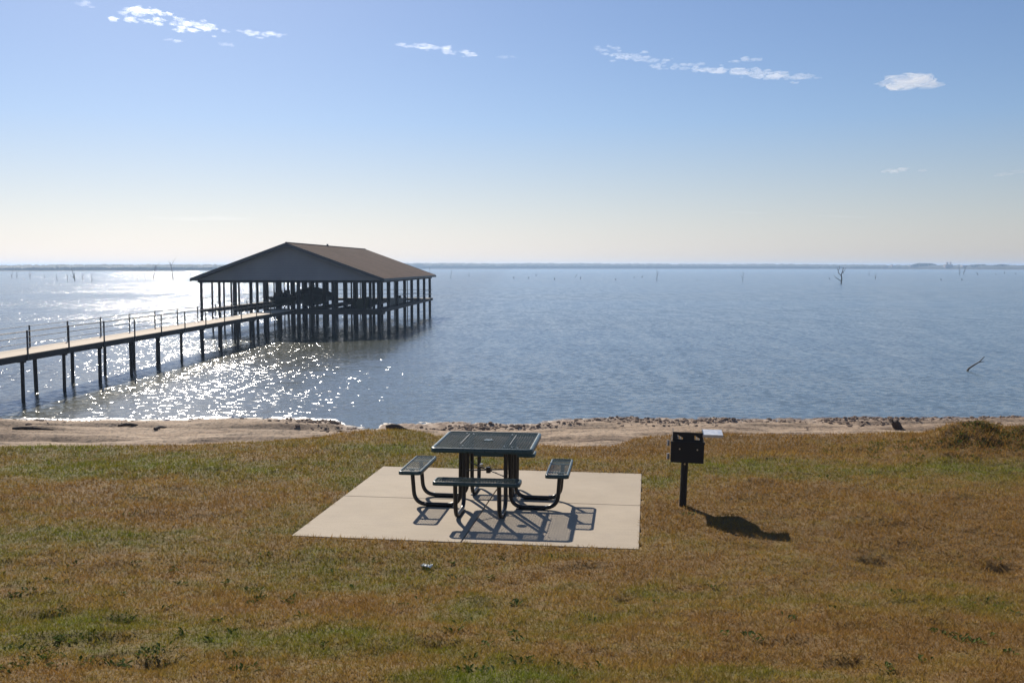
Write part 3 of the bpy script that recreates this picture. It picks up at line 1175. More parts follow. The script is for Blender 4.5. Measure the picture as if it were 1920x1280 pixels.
# ---------------------------------------------------------------- boathouse
def make_boathouse():
    fr = unproj(711, 580, DECK)                                 # near right deck corner
    root = empty('boathouse', (fr.x, fr.y, 0), -R(3.3))        # local x: 0 (right) .. -17 (left); local y: 0 .. 33
    tag(root, 'large open sided boathouse with brown shingle roof standing on piles in the lake', 'boathouse')
    Wd, Ln = 16.6, 33.0
    zE, zR = 1.78, 4.92
    ov = 0.65
    # roof: two slabs with thickness
    for s in (0, 1):
        mb = MB()
        xm = -Wd / 2
        xe = ov if s == 0 else -Wd - ov
        ze = zE - 0.10
        th = 0.16
        vs = []
        for y in (-1.0, Ln + 1.0):
            vs += [(xm, y, zR), (xe, y, ze), (xe, y, ze - th), (xm, y, zR - th)]
        mb.add(vs, [(0, 1, 2, 3), (7, 6, 5, 4), (0, 4, 5, 1), (1, 5, 6, 2), (2, 6, 7, 3), (3, 7, 4, 0)])
        rf = mb.build('roof', M['shingles'], root, fix=True)
        fb = MB()                                               # eave fascia and barge boards
        fb.beam((xe + (0.02 if s == 0 else -0.02), -1.0, ze - 0.11), (xe + (0.02 if s == 0 else -0.02), Ln + 1.0, ze - 0.11), 0.04, 0.24)
        fb.build('fascia', M['trim'], rf)
        for y in (-1.025, Ln + 1.025):
            bb = MB()
            bb.add([(xm, y - .022, zR + .02), (xe, y - .022, ze + .02), (xe, y - .022, ze - .26), (xm, y - .022, zR - .30),
                    (xm, y + .022, zR + .02), (xe, y + .022, ze + .02), (xe, y + .022, ze - .26), (xm, y + .022, zR - .30)],
                   [(0, 1, 2, 3), (7, 6, 5, 4), (0, 4, 5, 1), (1, 5, 6, 2), (2, 6, 7, 3), (3, 7, 4, 0)])
            bb.build('barge_board', M['trim'], rf, fix=True)
    cap = MB()
    cap.tube([(-Wd / 2, -1.0, zR + .01), (-Wd / 2, Ln + 1.0, zR + .01)], 0.07, 8)
    cap.build('ridge_cap', M['shingles'], root)
    vt = MB()
    vt.tube([(-Wd / 2, 14.5, zR), (-Wd / 2, 14.5, zR + .22)], 0.10, 8)
    vt.build('ridge_vent', M['trim'], root)
    for y in (-0.15, Ln + 0.15):
        gb = MB()
        gb.prism([(0.35, zE - 0.26), (-Wd / 2, zR - 0.22), (-Wd - 0.35, zE - 0.26)], y - 0.05, y + 0.05)
        gb.build('gable', M['siding'], root, fix=True)
    cl = MB()
    cl.box((-Wd / 2, Ln / 2, zE - 0.20), (Wd + 0.6, Ln - 0.2, 0.04))
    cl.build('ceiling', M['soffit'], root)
    for y in (-0.12, Ln + 0.12):
        hb = MB()
        hb.box((-Wd / 2, y, zE - 0.38), (Wd + 0.5, 0.2, 0.24))
        hb.build('header_beam', M['post'], root)
    for x in (0.12, -Wd - 0.12):
        hb = MB()
        hb.box((x, Ln / 2, zE - 0.38), (0.2, Ln - 0.05, 0.24))
        hb.build('header_beam', M['post'], root)
    # posts that run down as piles
    px_front = [366, 431, 490, 555, 622, 710]
    xsb = [(-Wd) * (710 - p) / (710 - 366) for p in px_front]
    rows = [0, 4.7, 9.4, 14.1, 18.8, 23.5, 28.2, 33.0]
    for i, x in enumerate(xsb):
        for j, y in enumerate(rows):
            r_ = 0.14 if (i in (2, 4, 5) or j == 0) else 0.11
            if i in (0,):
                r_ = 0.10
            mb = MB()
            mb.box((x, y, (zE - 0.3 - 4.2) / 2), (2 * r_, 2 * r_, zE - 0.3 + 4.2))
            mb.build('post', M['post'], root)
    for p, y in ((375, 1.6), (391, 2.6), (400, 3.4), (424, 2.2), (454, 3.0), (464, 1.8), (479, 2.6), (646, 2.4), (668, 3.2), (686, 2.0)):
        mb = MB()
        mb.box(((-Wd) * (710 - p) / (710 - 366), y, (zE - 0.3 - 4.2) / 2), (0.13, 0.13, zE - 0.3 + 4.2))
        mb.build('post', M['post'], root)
    for i in range(5):                                          # lift posts in the slips
        xm = (xsb[i] + xsb[i + 1]) / 2
        for j, y in enumerate((2.0, 7.5, 16.5, 21.5, 26.0)):
            if True:
                mb = MB()
                for dx in ((-1.25, 0.95) if i >= 2 else (0.8,)):
                    mb = MB()
                    mb.box((xm + dx + 0.25 * math.sin(i * 3 + j * 5), y, -0.95), (0.09, 0.09, 5.2))
                    mb.build('lift_post', M['post'], root)
    # decks

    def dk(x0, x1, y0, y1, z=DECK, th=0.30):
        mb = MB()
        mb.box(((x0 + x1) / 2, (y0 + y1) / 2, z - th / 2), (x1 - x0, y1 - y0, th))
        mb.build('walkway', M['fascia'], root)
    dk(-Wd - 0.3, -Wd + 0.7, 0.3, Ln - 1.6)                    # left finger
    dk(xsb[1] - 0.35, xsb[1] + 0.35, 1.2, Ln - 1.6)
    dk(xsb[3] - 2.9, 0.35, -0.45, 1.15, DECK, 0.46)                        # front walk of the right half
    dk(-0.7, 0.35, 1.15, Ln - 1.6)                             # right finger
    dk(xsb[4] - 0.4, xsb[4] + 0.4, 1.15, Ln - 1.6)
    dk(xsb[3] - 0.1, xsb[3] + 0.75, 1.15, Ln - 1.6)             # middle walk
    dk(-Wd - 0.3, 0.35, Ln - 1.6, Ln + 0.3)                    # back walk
    for (x0, y0, x1, y1) in ((-Wd - 0.25, 0.3, -Wd - 0.25, Ln), (-Wd, Ln + 0.2, 0.3, Ln + 0.2), (0.3, 9.4, 0.3, Ln)):
        mb = MB()
        for zz in (DECK + 1.0, DECK + 0.5):
            mb.tube([(x0, y0, zz), (x1, y1, zz)], 0.025, 6)
        mb.build('rail', M['rail'], root)
    return root, xsb


BH, XSB = make_boathouse()


def bh_world(x, y, z):
    a = -R(3.3)
    ca, sa = math.cos(a), math.sin(a)
    return Vector((BH.location.x + x * ca - y * sa, BH.location.y + x * sa + y * ca, z))


def hull_mesh(L, B, H, bow=0.32, nx_=16):
    """pointed hull, bow towards -y (towards the shore); deck open at the top edge"""
    mb = MB()
    m = 9
    for i in range(nx_ + 1):
        t = i / nx_
        y = -L / 2 + L * t
        f = min(1.0, (t / bow)) ** 0.6 if t < bow else 1.0
        f = max(f, 0.04)
        sheer = H * (1 + 0.22 * (1 - t) ** 2)
        keel = 0.30 * H * max(0, 1 - t / (bow * 1.1)) ** 2
        for j in range(m):
            q = -1 + 2 * j / (m - 1)
            zz = keel + (sheer - keel) * abs(q) ** 1.7
            mb.v.append((q * B / 2 * f * (0.78 + 0.22 * abs(q)), y, zz))
    for i in range(nx_):
        for j in range(m - 1):
            a = i * m + j
            mb.f.append((a, a + 1, a + m + 1, a + m))
    mb.f.append(tuple(nx_ * m + j for j in range(m)))
    top = []
    for i in range(nx_):                                       # foredeck / cockpit sole
        a, b = i * m, i * m + m - 1
        mb.f.append((a, a + m, b + m, b))
    return mb


def boat(x, y, z, L, B, H, hull_mat, label, cover=0.0, screen=False, motor=True, rz=0.0):
    p = bh_world(x, y, z)
    root = empty('moored_boat', p, -R(3.3) + rz)
    tag(root, label, 'boat', 'boats kept under the boathouse roof')
    h = hull_mesh(L, B, H).build('hull', hull_mat, root, smooth=True, fix=True)
    if cover:
        mb = MB()
        n, m = 18, 9
        for i in range(n + 1):
            t = i / n
            yy = -L / 2 * 0.98 + L * 0.98 * t
            f = min(1, (t / .32)) ** .6 if t < .32 else 1
            ridge = cover * (0.35 + 0.65 * math.sin(min(1, t * 1.5) * math.pi / 2)) * (1 - 0.35 * max(0, t - .7) / .3)
            ridge *= 1 + 0.08 * math.sin(i * 2.3)
            for j in range(m):
                q = -1 + 2 * j / (m - 1)
                zz = H * (1 + .22 * (1 - t) ** 2) - 0.10 + (ridge + .1) * (1 - abs(q) ** 2.2)
                mb.v.append((q * (B / 2 * max(f, .04) + .03), yy, zz))
        for i in range(n):
            for j in range(m - 1):
                a = i * m + j
                mb.f.append((a, a + 1, a + m + 1, a + m))
        mb.f.append(tuple(n * m + j for j in range(m)))
        mb.build('cover', M['canvas'], root, smooth=True)
    if screen:
        mb = MB()
        mb.prism([(-B * .33, H), (B * .33, H), (B * .26, H + .5), (-B * .26, H + .5)], -.3, -.26)
        mb.build('windscreen', M['motor'], root)
        mb = MB()
        mb.box((-.35, .5, H + .12), (.5, .5, .5))
        mb.box((-.35, .75, H + .45), (.5, .12, .5))
        mb.box((.4, .5, H + .12), (.5, .5, .5))
        mb.box((.4, .75, H + .45), (.5, .12, .5))
        mb.build('seats', M['hull_dark'], root)
    if motor:
        mb = MB()
        mb.box((0, L / 2 + .22, H * .95), (.38, .46, .55))
        mb.box((0, L / 2 + .25, H * .35), (.16, .25, .9))
        o = mb.build('outboard_motor', M['motor'], root)
        bv = o.modifiers.new('bevel', 'BEVEL')
        bv.width, bv.segments = .06, 2
    return root


boat(-9.65, 12.8, -1.35, 6.8, 3.7, 1.10, M['hull_dark'], 'dark boat under a rounded black canvas cover in the middle of the boathouse', cover=.78)
boat(-10.75, 5.6, -1.0, 5.4, 2.3, .75, M['hull_dark'], 'dark open boat with a windscreen, front left of the covered boat', screen=True)
boat((XSB[4] + XSB[5]) / 2 - .7, 6.0, -1.45, 5.6, 2.9, .95, M['hull_olive'], 'low olive green boat near the right front corner of the boathouse', screen=False)
boat((XSB[4] + XSB[5]) / 2 + .1, 19.5, -1.55, 5.6, 2.1, .75, M['hull_pale'], 'pale hulled boat deep inside the right half of the boathouse')


# ---------------------------------------------------------------- dead trees in the lake
def limb(mb, p, d, L, r, depth, bend, rs):
    n = 5
    pts, rad = [p], [r]
    q, dd = p.copy(), d.copy()
    for i in range(n):
        dd = (dd + Vector((rs.uniform(-bend, bend), rs.uniform(-bend, bend), rs.uniform(-bend * .4, bend * .6)))).normalized()
        q = q + dd * L / n
        pts.append(q.copy())
        rad.append(r * (1 - 0.75 * (i + 1) / n))
    mb.tube(pts, rad, 6)
    if depth > 0:
        for k in range(rs.choice((2, 3)) if depth > 1 else rs.choice((1, 2, 3))):
            i = rs.randint(1, n - 1)
            az = rs.uniform(0, 6.283)
            sd = (dd + Vector((math.cos(az), math.sin(az), rs.uniform(-.1, .7))) * 0.9).normalized()
            limb(mb, pts[i], sd, L * rs.uniform(.35, .6), rad[i] * .75, depth - 1, bend * 1.3, rs)


def snag(u, vb, hpx, label, depth=1, lean=0.08, thick=1.0, group='dead trees standing in the lake', cat='dead tree', name='dead_tree', seed=0):
    p = unproj(u, vb, WATER)
    H = hpx * p.y / FPX
    rs = random.Random(seed + int(u * 7))
    root = empty(name, p)
    tag(root, label, cat, group)
    mb = MB()
    r = max(0.10, H * 0.028) * thick * (1 + p.y / 900)
    a = rs.uniform(-1, 1) * lean
    limb(mb, Vector((0, 0, -0.4)), Vector((a, 0, 1)).normalized(), H + .4, r, depth, 0.10, rs)
    mb.build('trunk', M['deadwood'], root, smooth=True)
    return root


def snag_custom(u, vb, paths, label, scale_r=1.0, name='dead_tree', cat='dead tree', group='dead trees standing in the lake'):
    """paths: list of [(du, dv) px polyline, radius px] seen face on at the distance of the waterline point"""
    p = unproj(u, vb, WATER)
    k = p.y / FPX
    root = empty(name, p)
    tag(root, label, cat, group)
    rs = random.Random(int(u))
    for i, (pl, r) in enumerate(paths):
        mb = MB()
        dy = rs.uniform(-1, 1)
        pts = []
        for j, (du, dv) in enumerate(pl):
            pts.append((du * k, (dy * j * 0.8 * k * 2 if i else 0), -dv * k - (0.4 if dv == 0 and i == 0 else 0)))
        n = len(pts)
        mb.tube(pts, [max(0.02, r * k * (1 - 0.7 * j / (n - 1))) for j in range(n)], 7)
        mb.build('trunk' if i == 0 else 'branch', M['deadwood'], root, smooth=True)
    return root


snag_custom(1577, 531, [([(0, 0), (1, -8), (0, -16), (2, -22), (4, -30)], 1.5), ([(0, -14), (-5, -19), (-6, -24), (-3, -28), (-4, -33)], .8), ([(2, -20), (5, -23), (8, -30)], .7),
                        ([(0, -4), (-6, -8), (-11, -11), (-13, -15)], .8), ([(-6, -24), (-9, -29)], .5), ([(1, -18), (4, -20), (6, -16)], .5)],
            'tall bare branching dead tree alone in the water right of the picnic table')
LEFT = [(31.5, 521, 13, 'second short snag from the left edge, thin and bare, above the boardwalk'), (22, 521, 14, None), (56, 522, 15, 'stout dark snag near the left edge above the boardwalk rail'),
        (84, 521, 6, None), (107, 526, 13, None), (127, 527, 12, None), (141, 526, 26, 'tall twin topped snag in the group left of the boathouse'),
        (156, 526, 14, None), (172, 528, 15, 'bushy low snag with forked branches left of the boathouse'), (231, 521, 7, None), (258, 526, 10, None), (273, 525, 14, None),
        (287, 523, 27, 'tall curved snag second nearest the left end of the boathouse'), (324, 523, 31, 'tallest bare snag just left of the boathouse roof'), (357, 517, 8, None)]
for i, (u, v, h, lb) in enumerate(LEFT):
    snag(u, v, h, lb or 'small thin grey snag in the glittering water left of the boathouse', depth=2 if lb else 1, lean=.15, thick=.85 if h > 20 else .7, seed=i)
RIGHT = [(806.5, 515, 15, 'thin snag poking up behind the right roof corner of the boathouse'), (844.6, 522, 17, 'slender upright pole like snag just right of the boathouse'),
         (880, 518, 8, 'short forked snag second right of the boathouse'), (1231.5, 526, 23, 'slender straight snag midway between boathouse and branching tree'),
         (1393, 528, 18, 'faint thin snag left of the branching dead tree'), (1630, 516, 9, 'short pointed snag right of the branching dead tree'),
         (1641, 523, 11, 'short leaning snag nearest right of the branching dead tree'), (1799, 515, 14, 'left of two thin snags below the far buildings'), (1806, 514, 17, 'right of two thin snags below the far buildings'),
         (1834, 515, 5, None), (1868, 515, 3, None), (1884, 513, 4, None), (1905, 514, 3, None), (1765, 525, 3, None), (1804, 525, 3, None), (1556, 523, 3, None)]
for i, (u, v, h, lb) in enumerate(RIGHT):
    if lb:
        snag(u, v, h, lb, depth=1, lean=.12, thick=.7 if h > 12 else .9, seed=50 + i)
    else:
        snag(u, v, h, 'tiny dark stump on the water at the far right', depth=0, lean=.5, thick=2.2, group='stumps on the far right water', cat='stump', name='water_stump', seed=50 + i)
for i, (u, v) in enumerate([(963, 522), (990, 522), (1006, 517), (1040, 524), (1078, 520), (1088, 522.5), (1154, 525), (1188, 521), (1203, 520), (1307, 526), (1082, 506.5 + 10)]):
    snag(u, v, random.uniform(2.2, 4), 'tiny dark stump on the open water in the middle of the lake', depth=0, lean=.5, thick=2.0, group='stumps on the middle of the lake', cat='stump', name='water_stump', seed=90 + i)

# drifting branch near the right shore
snag_custom(1812, 695, [([(0, 3), (4, -4), (14, -11), (24, -17), (33, -27)], 2.2), ([(22, -16), (28, -17), (32, -18)], 1.0), ([(0, 0), (6, 3), (9, 6)], 1.2)],
            'bare crooked branch sticking out of the water near the right edge', name='drift_branch', cat='branch', group=None)


# ---------------------------------------------------------------- beach debris
def on_ground(u, v):
    z = -2.9
    q = unproj(u, v, z)
    for _ in range(12):
        q = unproj(u, v, ground_z(q.x, q.y))
    return q


def log(u0, v0, u1, v1, r, label, name='driftwood_log', twigs=2):
    a, b = on_ground(u0, v0), on_ground(u1, v1)
    root = empty(name, a)
    tag(root, label, 'driftwood', 'driftwood on the beach')
    mb = MB()
    d = b - a
    pts = [Vector((0, 0, r * .6)) + d * t + Vector((0, 0, .12 * r + .5 * r * math.sin(t * 5))) for t in (0, .25, .5, .75, 1)]
    mb.tube(pts, [r * .8, r, r * 1.05, r * .8, r * .35], 9)
    for k in range(twigs):
        p = pts[1 + k]
        mb.tube([p, p + Vector((random.uniform(-.3, .3), -.1, .22)), p + Vector((random.uniform(-.5, .5), -.2, .30))], [r * .5, r * .3, .01], 6)
    mb.build('trunk', M['driftwood'], root, smooth=True, fix=True)


log(724, 806, 768, 809, .12, 'dark driftwood log lying by the little inlet behind the table', twigs=0)
log(24, 805, 100, 806, .055, 'long thin dark driftwood stick on the sand at far left', twigs=0)
log(222, 800, 268, 798, .06, 'short dark driftwood piece on the sand left of centre', twigs=0)
log(290, 806, 312, 801, .06, 'small broken driftwood end beside a ridge in the sand', twigs=0)
log(368, 842, 384, 841.5, .05, 'small dark driftwood chip at the grass edge of the beach', twigs=0)

st = on_ground(1680, 807)
root = empty('tree_stump', st)
tag(root, 'small dark broken tree stump on the beach left of the mound', 'stump')
mb = MB()
mb.tube([(0.10, 0, -.1), (.07, 0, .08), (0, 0, .22), (-.07, 0, .33), (-.08, 0, .345)], [.19, .16, .15, .13, .10], 9)
mb.tube([(-.10, 0, .24), (-.17, 0, .40)], [.06, .03], 6)
mb.build('stump_wood', M['driftwood'], root, smooth=True, fix=True)


# litter on the lawn
def make_litter(u, v, s, label):
    q = on_ground(u, v)
    bm = bmesh.new()
    bmesh.ops.create_grid(bm, x_segments=9, y_segments=7, size=s)
    for p in bm.verts:
        p.co.y *= .55
        p.co.z = .018 + .030 * (random.random() - .3)
        p.co.x += random.uniform(-.01, .01)
    me = bpy.data.meshes.new('litter')
    bm.to_mesh(me)
    bm.free()
    me.materials.append(M['litter'])
    o = bpy.data.objects.new('litter', me)
    COL.objects.link(o)
    o.location = q
    o.rotation_euler = (0, 0, random.uniform(-.4, .4))
    so = o.modifiers.new('thickness', 'SOLIDIFY')
    so.thickness = .002
    tag(o, label, 'litter')


make_litter(800, 1064, .055, 'crumpled white scrap of litter on the grass in front of the pad')

# tuft at the back edge of the pad
def tuft(u, v, r, n, h, label):
    q = on_ground(u, v)
    V, F, rn = [], [], []
    for i in range(n):
        a, d = random.random() * 6.283, r * math.sqrt(random.random())
        p = Vector((d * math.cos(a) * 1.8, d * math.sin(a) * .7, -.01))
        L = h * random.uniform(.5, 1.1)
        b = random.random() * 6.283
        t = Vector((math.cos(b) * .5, math.sin(b) * .5, 1)).normalized()
        s = Vector((-math.sin(b), math.cos(b), 0)) * .0045
        m_ = p + t * L * .55
        e = p + t * L + Vector((math.cos(b), math.sin(b), -.3)) * L * .25
        k = len(V)
        V += [p - s, p + s, m_ + s * .8, e]
        V += [m_ - s * .8]
        F += [(k, k + 1, k + 2), (k, k + 2, k + 4), (k + 4, k + 2, k + 3)]
        rn += [random.random()] * 5
    o = np_mesh('grass_tuft', np.array([tuple(v) for v in V]), np.array(F), M['tuft'], {'rnd': np.array(rn)})
    o.location = q
    tag(o, label, 'grass tuft')


tuft(868, 876, .13, 420, .15, 'taller green grass tuft at the back edge of the pad behind the left seat')
tuft(985, 877, .08, 160, .06, 'small green grass tuft at the back edge of the pad behind the table')


# ---------------------------------------------------------------- far shore
SH_PX = np.array([-700, 0, 400, 800, 1360, 1700, 1920, 2700], float)
SH_D = np.array([1150, 1150, 1250, 1950, 2000, 1800, 1600, 1500], float)
SH_T = np.array([496.6, 496.4, 496.0, 493.4, 494.6, 496.6, 497.3, 497.5], float)


def make_far():
    px = np.arange(-700, 2700, 1.5)
    D = np.interp(px, SH_PX, SH_D)
    tp = np.interp(px, SH_PX, SH_T)
    H = (CAMH - WATER) + (HOR - tp) / FPX * D
    H = H * (0.93 + 0.14 * fbm(px / 160, px * 0, 201, 3)) + (fbm(px / 9, px * 0, 205, 3) - .5) * 1.3
    land = np.stack([np.stack([(px - 960) / FPX * (D + a), D + a, np.full_like(px, WATER + z)], -1) for a, z in ((-6, -.8), (6, .6), (60, 1.6), (1400, 3.0), (3600, 3.0))], 1)
    n, m = land.shape[:2]
    idx = np.arange(n * m).reshape(n, m)
    F = np.stack([idx[:-1, :-1], idx[1:, :-1], idx[1:, 1:], idx[:-1, 1:]], -1).reshape(-1, 4)
    o = np_mesh('far_shore', land.reshape(-1, 3), F, M['far_land'])
    tag(o, kind='structure')
    rows = []
    for k, (a, f) in enumerate(((14, .08), (18, .55), (30, .85), (55, 1.0), (90, .97), (140, 1.0), (200, .6))):
        jit = (fbm(px / 5 + 31 * k, px * 0 + k, 220 + k, 3) - .5) * 2.2 * (f > .3)
        rows.append(np.stack([(px - 960) / FPX * (D + a), D + a, WATER + 0.8 + np.maximum(0, H * f + jit - .8)], -1))
    T = np.stack(rows, 1)
    n, m = T.shape[:2]
    idx = np.arange(n * m).reshape(n, m)
    F = np.stack([idx[:-1, :-1], idx[1:, :-1], idx[1:, 1:], idx[:-1, 1:]], -1).reshape(-1, 4)
    o = np_mesh('far_woods', T.reshape(-1, 3), F, M['far_trees'])
    tag(o, 'long low hazy blue line of woods on the far shore', 'woods', kind='stuff')


make_far()


def far_at(px, extra):
    D = float(np.interp(px, SH_PX, SH_D)) + extra
    return Vector(((px - 960) / FPX * D, D, WATER)), D


def far_clump(px, wpx, top, label):
    p, D = far_at(px, 40)
    w = wpx * D / FPX
    H = (CAMH - WATER) + (HOR - top) / FPX * D
    rs = random.Random(px)
    bv, bf = ico(2)
    root = empty('tree_clump', p)
    tag(root, label, 'trees', 'tree clumps rising on the far right shore')
    Vs, Fs, k = [], [], 0
    for i in range(26):
        t = rs.uniform(-1, 1)
        r = w * rs.uniform(.09, .16)
        hz = H * (0.62 + .28 * math.sqrt(max(0, 1 - t * t))) - r * .6
        v = bv * np.array([r, r, r * .8]) * (1 + .35 * (rng.random((len(bv), 1)) - .5)) + np.array([t * w / 2, rs.uniform(-1, 1) * w * .2, hz])
        Vs.append(v)
        Fs.append(bf + k)
        k += len(bv)
    np_mesh('crown', np.concatenate(Vs), np.concatenate(Fs), M['far_trees'], parent=root)
    mb = MB()
    for i in range(7):
        x = (i / 6 - .5) * w * .9
        mb.tube([(x, 0, .5), (x, 0, H * .6)], .35, 6)
    mb.build('trunks', M['deadwood'], root)


far_clump(1731, 40, 493.2, 'first and largest hazy tree clump on the far right shore, left of the far buildings')
far_clump(1836, 34, 495.6, 'middle hazy tree clump on the far right shore, right of the far buildings')
far_clump(1876, 28, 495.2, 'last hazy tree clump on the far right shore, nearest the right edge')


def far_building(px, wpx, top, towers, label):
    p, D = far_at(px, 25)
    k = D / FPX
    H = (CAMH - WATER) + (HOR - top) * k
    root = empty('far_building', p)
    tag(root, label, 'building', 'pale buildings on the far right shore')
    mb = MB()
    mb.box((0, 0, H * .4), (wpx * k, 10, H * .8))
    wl = mb.build('wall', M['far_build'], root)
    mb = MB()
    w = wpx * k
    mb.add([(-w * .53, -6, H * .8), (w * .53, -6, H * .8), (w * .53, 6, H * .8), (-w * .53, 6, H * .8), (-w * .45, 0, H * .92), (w * .45, 0, H * .92)],
           [(0, 1, 5, 4), (2, 3, 4, 5), (1, 2, 5), (3, 0, 4), (3, 2, 1, 0)])
    mb.build('roof', M['trim'], root)
    for (dx, wp, dh) in towers:
        mb = MB()
        hh = H + dh * k
        mb.box((dx * k, -1, hh / 2), (wp * k, 4, hh))
        mb.box((dx * k, -1, hh + .3), (wp * k * 1.25, 5, .6))
        mb.build('tower', M['far_build'], root)


far_building(1775, 14, 494.6, [(-2, 2.2, 2.2), (4, 1.6, 2.6)], 'pale far building with two small towers on the right shore skyline')
far_building(1805, 10, 496.6, [], 'small low pale building on the far shore right of the towers')
far_building(1706, 8, 496.9, [], 'small pale building on the far shore at the left foot of the largest clump')
far_building(1670, 2.2, 495.2, [], 'tiny lone pale tower on the far shore left of all the clumps')

# ---------------------------------------------------------------- clouds (outside the haze)
cloud_thick = volume_mat('cloud_bright', (1, 1, 1), 0.0042, 0.72)
cloud_mid = volume_mat('cloud_mid', (1, 1, 1), 0.0034, 0.72)
cloud_faint = volume_mat('cloud_faint', (1, 1, 1), 0.00012, 0.72)
cloud_thin = volume_mat('cloud_thin', (1, 1, 1), 0.0016, 0.72)
_cv, _cf = ico(2)


def cloud(puffs, mat, label, alt=1500.0, seed=0):
    """puffs: list of (px, py, half width px, half height px); every puff is a rounded lump at cloud altitude"""
    rs = np.random.default_rng(seed)
    Vs, Fs, k = [], [], 0
    for (u, v, a, b) in puffs:
        p = unproj(u, v, alt)
        d = p.length / FPX
        el = math.atan2(alt, math.hypot(p.x, p.y))
        ax = a * d
        az = min(b * d * 0.9, ax)
        ay = min(ax * 1.2, b * d / max(.15, math.sin(el)))
        nz = 1 + .9 * (rs.random((len(_cv), 1)) - .5)
        rz = rs.uniform(-.3, .3)
        v0 = _cv * nz * np.array([ax, ay, az])
        c, s = math.cos(rz), math.sin(rz)
        v0 = np.stack([v0[:, 0] * c - v0[:, 1] * s, v0[:, 0] * s + v0[:, 1] * c, v0[:, 2]], -1)
        Vs.append(v0 + np.array(tuple(p)))
        Fs.append(_cf + k)
        k += len(_cv)
    o = np_mesh('cloud', np.concatenate(Vs), np.concatenate(Fs), mat)
    tag(o, label, 'cloud', 'small white clouds in the blue sky')
    return o


def streak(path, n, half, size, seed, hfac=.35, fade=True):
    """puffs scattered along a pixel polyline with a half width in px"""
    rs = random.Random(seed)
    px = [p[0] for p in path]
    py = [p[1] for p in path]
    out = []
    for i in range(n):
        t = rs.random()
        x = px[0] + (px[-1] - px[0]) * t
        e = math.sin(math.pi * min(1, max(0, t))) ** .5 if fade else 1
        y = float(np.interp(x, px, py)) + rs.gauss(0, 1) * half * e * .5
        a = size * rs.uniform(.3, .95) * (.5 + .5 * e)
        out.append((x, y, a, a * hfac * rs.uniform(.7, 1.2)))
    return out


cloud(streak([(225, 25), (300, 34), (360, 48), (430, 60)], 62, 17, 10, 1) + [(255, 20, 16, 4), (278, 23, 13, 4), (385, 51, 17, 5), (352, 44, 12, 4), (362, 57, 12, 3), (212, 36, 10, 3)],
      cloud_thick, 'longest bright puffy cloud streak at the top left of the sky', seed=1)
cloud(streak([(205, 36), (250, 38), (300, 42)], 10, 4, 12, 2), cloud_mid, 'short faint puff row under the bright top left streak', seed=2)
cloud(streak([(445, 60), (500, 62), (535, 66)], 20, 6, 9, 3) + [(465, 61, 9, 3), (510, 64, 10, 3)], cloud_mid, 'small puff pair just right of the top left streak', seed=3)
cloud(streak([(140, 3), (175, 12)], 7, 5, 9, 4), cloud_thin, 'tiny faint puffs in the top left corner of the sky', seed=4)
cloud(streak([(310, 75), (345, 79)], 5, 2, 9, 5) + streak([(405, 82), (445, 87)], 6, 2, 9, 6), cloud_thin, 'tiny faint wisps below the top left streak', seed=5)
cloud(streak([(740, 84), (800, 89), (860, 98), (910, 106)], 34, 6, 11, 7) + [(796, 87, 18, 4), (884, 103, 12, 3)], cloud_mid, 'thin broken cloud streak at the top centre of the sky', seed=6)
cloud(streak([(935, 107), (975, 109)], 7, 2, 9, 8), cloud_thin, 'tiny wisp right of the thin centre streak', seed=7)
cloud(streak([(1110, 92), (1190, 106), (1260, 120), (1330, 132)], 90, 16, 11, 9), cloud_mid, 'mottled left half of the long cloud streak above the grill', seed=8)
cloud(streak([(1290, 128), (1380, 134), (1460, 142), (1545, 146)], 80, 10, 10, 10) + [(1345, 132, 16, 6), (1385, 134, 16, 6), (1420, 140, 16, 5), (1450, 142, 20, 5), (1500, 145, 26, 3.5)] + streak([(1370, 116), (1425, 112)], 10, 4, 14, 11),
      cloud_thick, 'bright tapering right half of the long cloud streak above the grill', seed=9)
cloud([(1690, 154, 40, 9), (1708, 149, 34, 10), (1722, 152, 34, 10), (1668, 156, 22, 5), (1742, 160, 24, 4), (1700, 160, 40, 5), (1715, 142, 14, 4)] + streak([(1655, 154), (1700, 152), (1755, 160)], 22, 8, 16, 12),
      cloud_thick, 'single bright lens shaped cloud at the right of the sky', seed=10)
cloud(streak([(1655, 322), (1680, 319), (1700, 316)], 14, 5, 11, 13) + streak([(1725, 321), (1745, 320)], 4, 2, 8, 14), cloud_mid, 'small low wispy cloud at the right, halfway up the sky', alt=900, seed=11)
cloud(streak([(1870, 329), (1895, 324), (1925, 320)], 14, 4, 12, 15), cloud_thin, 'faint wisp cut by the right edge of the sky', alt=900, seed=12)
cloud([(1400, 399, 34, 2.4), (1385, 398, 20, 2), (1420, 400, 22, 2)], cloud_faint, 'thin flat cloud line low over the right far shore', alt=700, seed=13)
cloud([(1565, 405, 40, 2), (1600, 407, 36, 2)], cloud_faint, 'thinnest flat cloud line low at the far right', alt=700, seed=14)
cloud([(350, 410, 70, 4), (400, 409, 60, 4), (440, 411, 45, 3), (300, 409, 30, 3), (575, 404, 30, 2)], cloud_faint, 'faint flat cloud line low over the boathouse', alt=700, seed=15)

# ---------------------------------------------------------------- air
hz = MB()
hz.box((0, 2950, (WATER - 8 + 11.0) / 2), (12400, 6500, 11.0 - (WATER - 8)))
haze = hz.build('haze', volume_mat('haze_air', (0.50, 0.70, 1.0), 0.00031, 0.35))
tag(haze, kind='stuff')

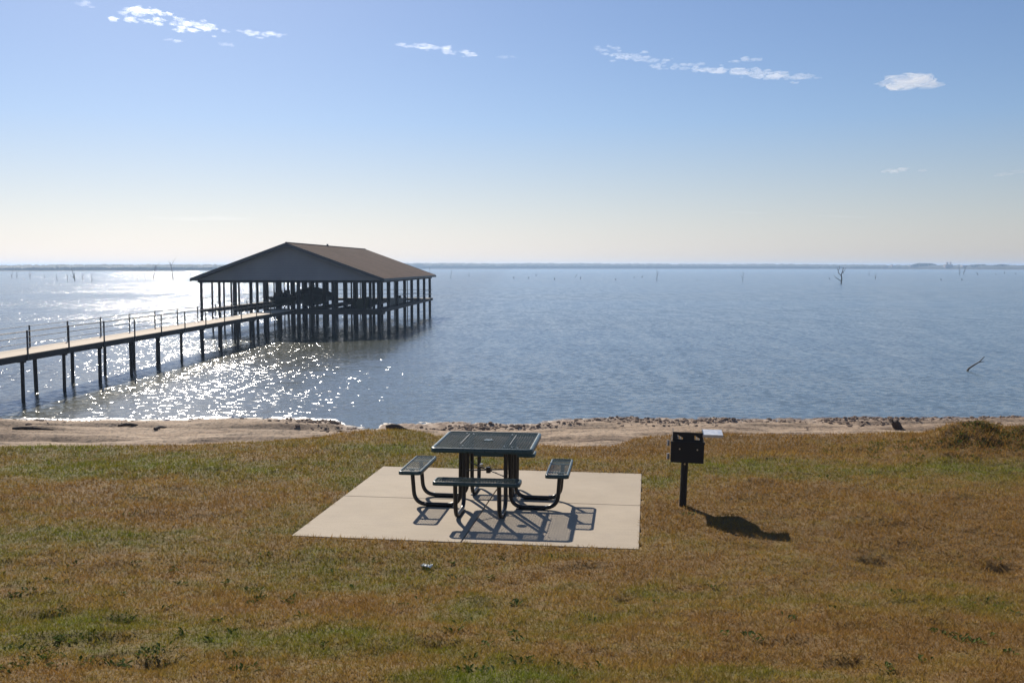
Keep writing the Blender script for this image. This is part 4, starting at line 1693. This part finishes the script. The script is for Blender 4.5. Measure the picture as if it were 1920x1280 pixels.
# ---------------------------------------------------------------- light
world = bpy.data.worlds.new('World')
scene.world = world
world.use_nodes = True
nt = world.node_tree
bg = nt.nodes['Background']
sky = nt.nodes.new('ShaderNodeTexSky')
sky.sky_type = 'NISHITA'
sky.sun_disc = False
sky.sun_elevation = SUN_EL
sky.sun_rotation = SUN_AZ
sky.altitude = 0
sky.air_density = 1.0
sky.dust_density = 0.3
sky.ozone_density = 6.0
tcw = nt.nodes.new('ShaderNodeTexCoord')
sep = nt.nodes.new('ShaderNodeSeparateXYZ')
nt.links.new(tcw.outputs['Generated'], sep.inputs[0])
low = ramp(nt, [(0.0, 0.75), (0.06, 0.40), (0.14, 0.0)], sep.outputs['Z'])
bw = nt.nodes.new('ShaderNodeRGBToBW')
nt.links.new(sky.outputs[0], bw.inputs[0])
grey = mixc(nt, 1.0, bw.outputs[0], (0.955, 0.915, 0.90), 'MULTIPLY')
tint = mixc(nt, 1.0, sky.outputs[0], (1.06, 0.965, 0.965), 'MULTIPLY')
nt.links.new(mixc(nt, low.outputs['Color'], tint, grey), bg.inputs['Color'])
bg.inputs['Strength'].default_value = 0.0525

sd = bpy.data.lights.new('sun', 'SUN')
sd.energy = 3.5
sd.angle = R(0.53)
sd.color = (1.0, 0.91, 0.78)
so = bpy.data.objects.new('sun', sd)
COL.objects.link(so)
dirv = Vector((math.sin(SUN_AZ) * math.cos(SUN_EL), math.cos(SUN_AZ) * math.cos(SUN_EL), math.sin(SUN_EL)))
so.rotation_euler = dirv.to_track_quat('Z', 'Y').to_euler()
so.location = dirv * 60

# ---------------------------------------------------------------- render settings
scene.view_settings.view_transform = 'Standard'
scene.view_settings.look = 'None'
scene.view_settings.exposure = 0.80
scene.view_settings.gamma = 1.0
scene.cycles.use_denoising = True
scene.cycles.denoiser = 'OPENIMAGEDENOISE'
scene.cycles.denoising_prefilter = 'ACCURATE'
scene.cycles.max_bounces = 8
scene.cycles.volume_bounces = 1
scene.cycles.sample_clamp_indirect = 6
scene.cycles.transparent_max_bounces = 16
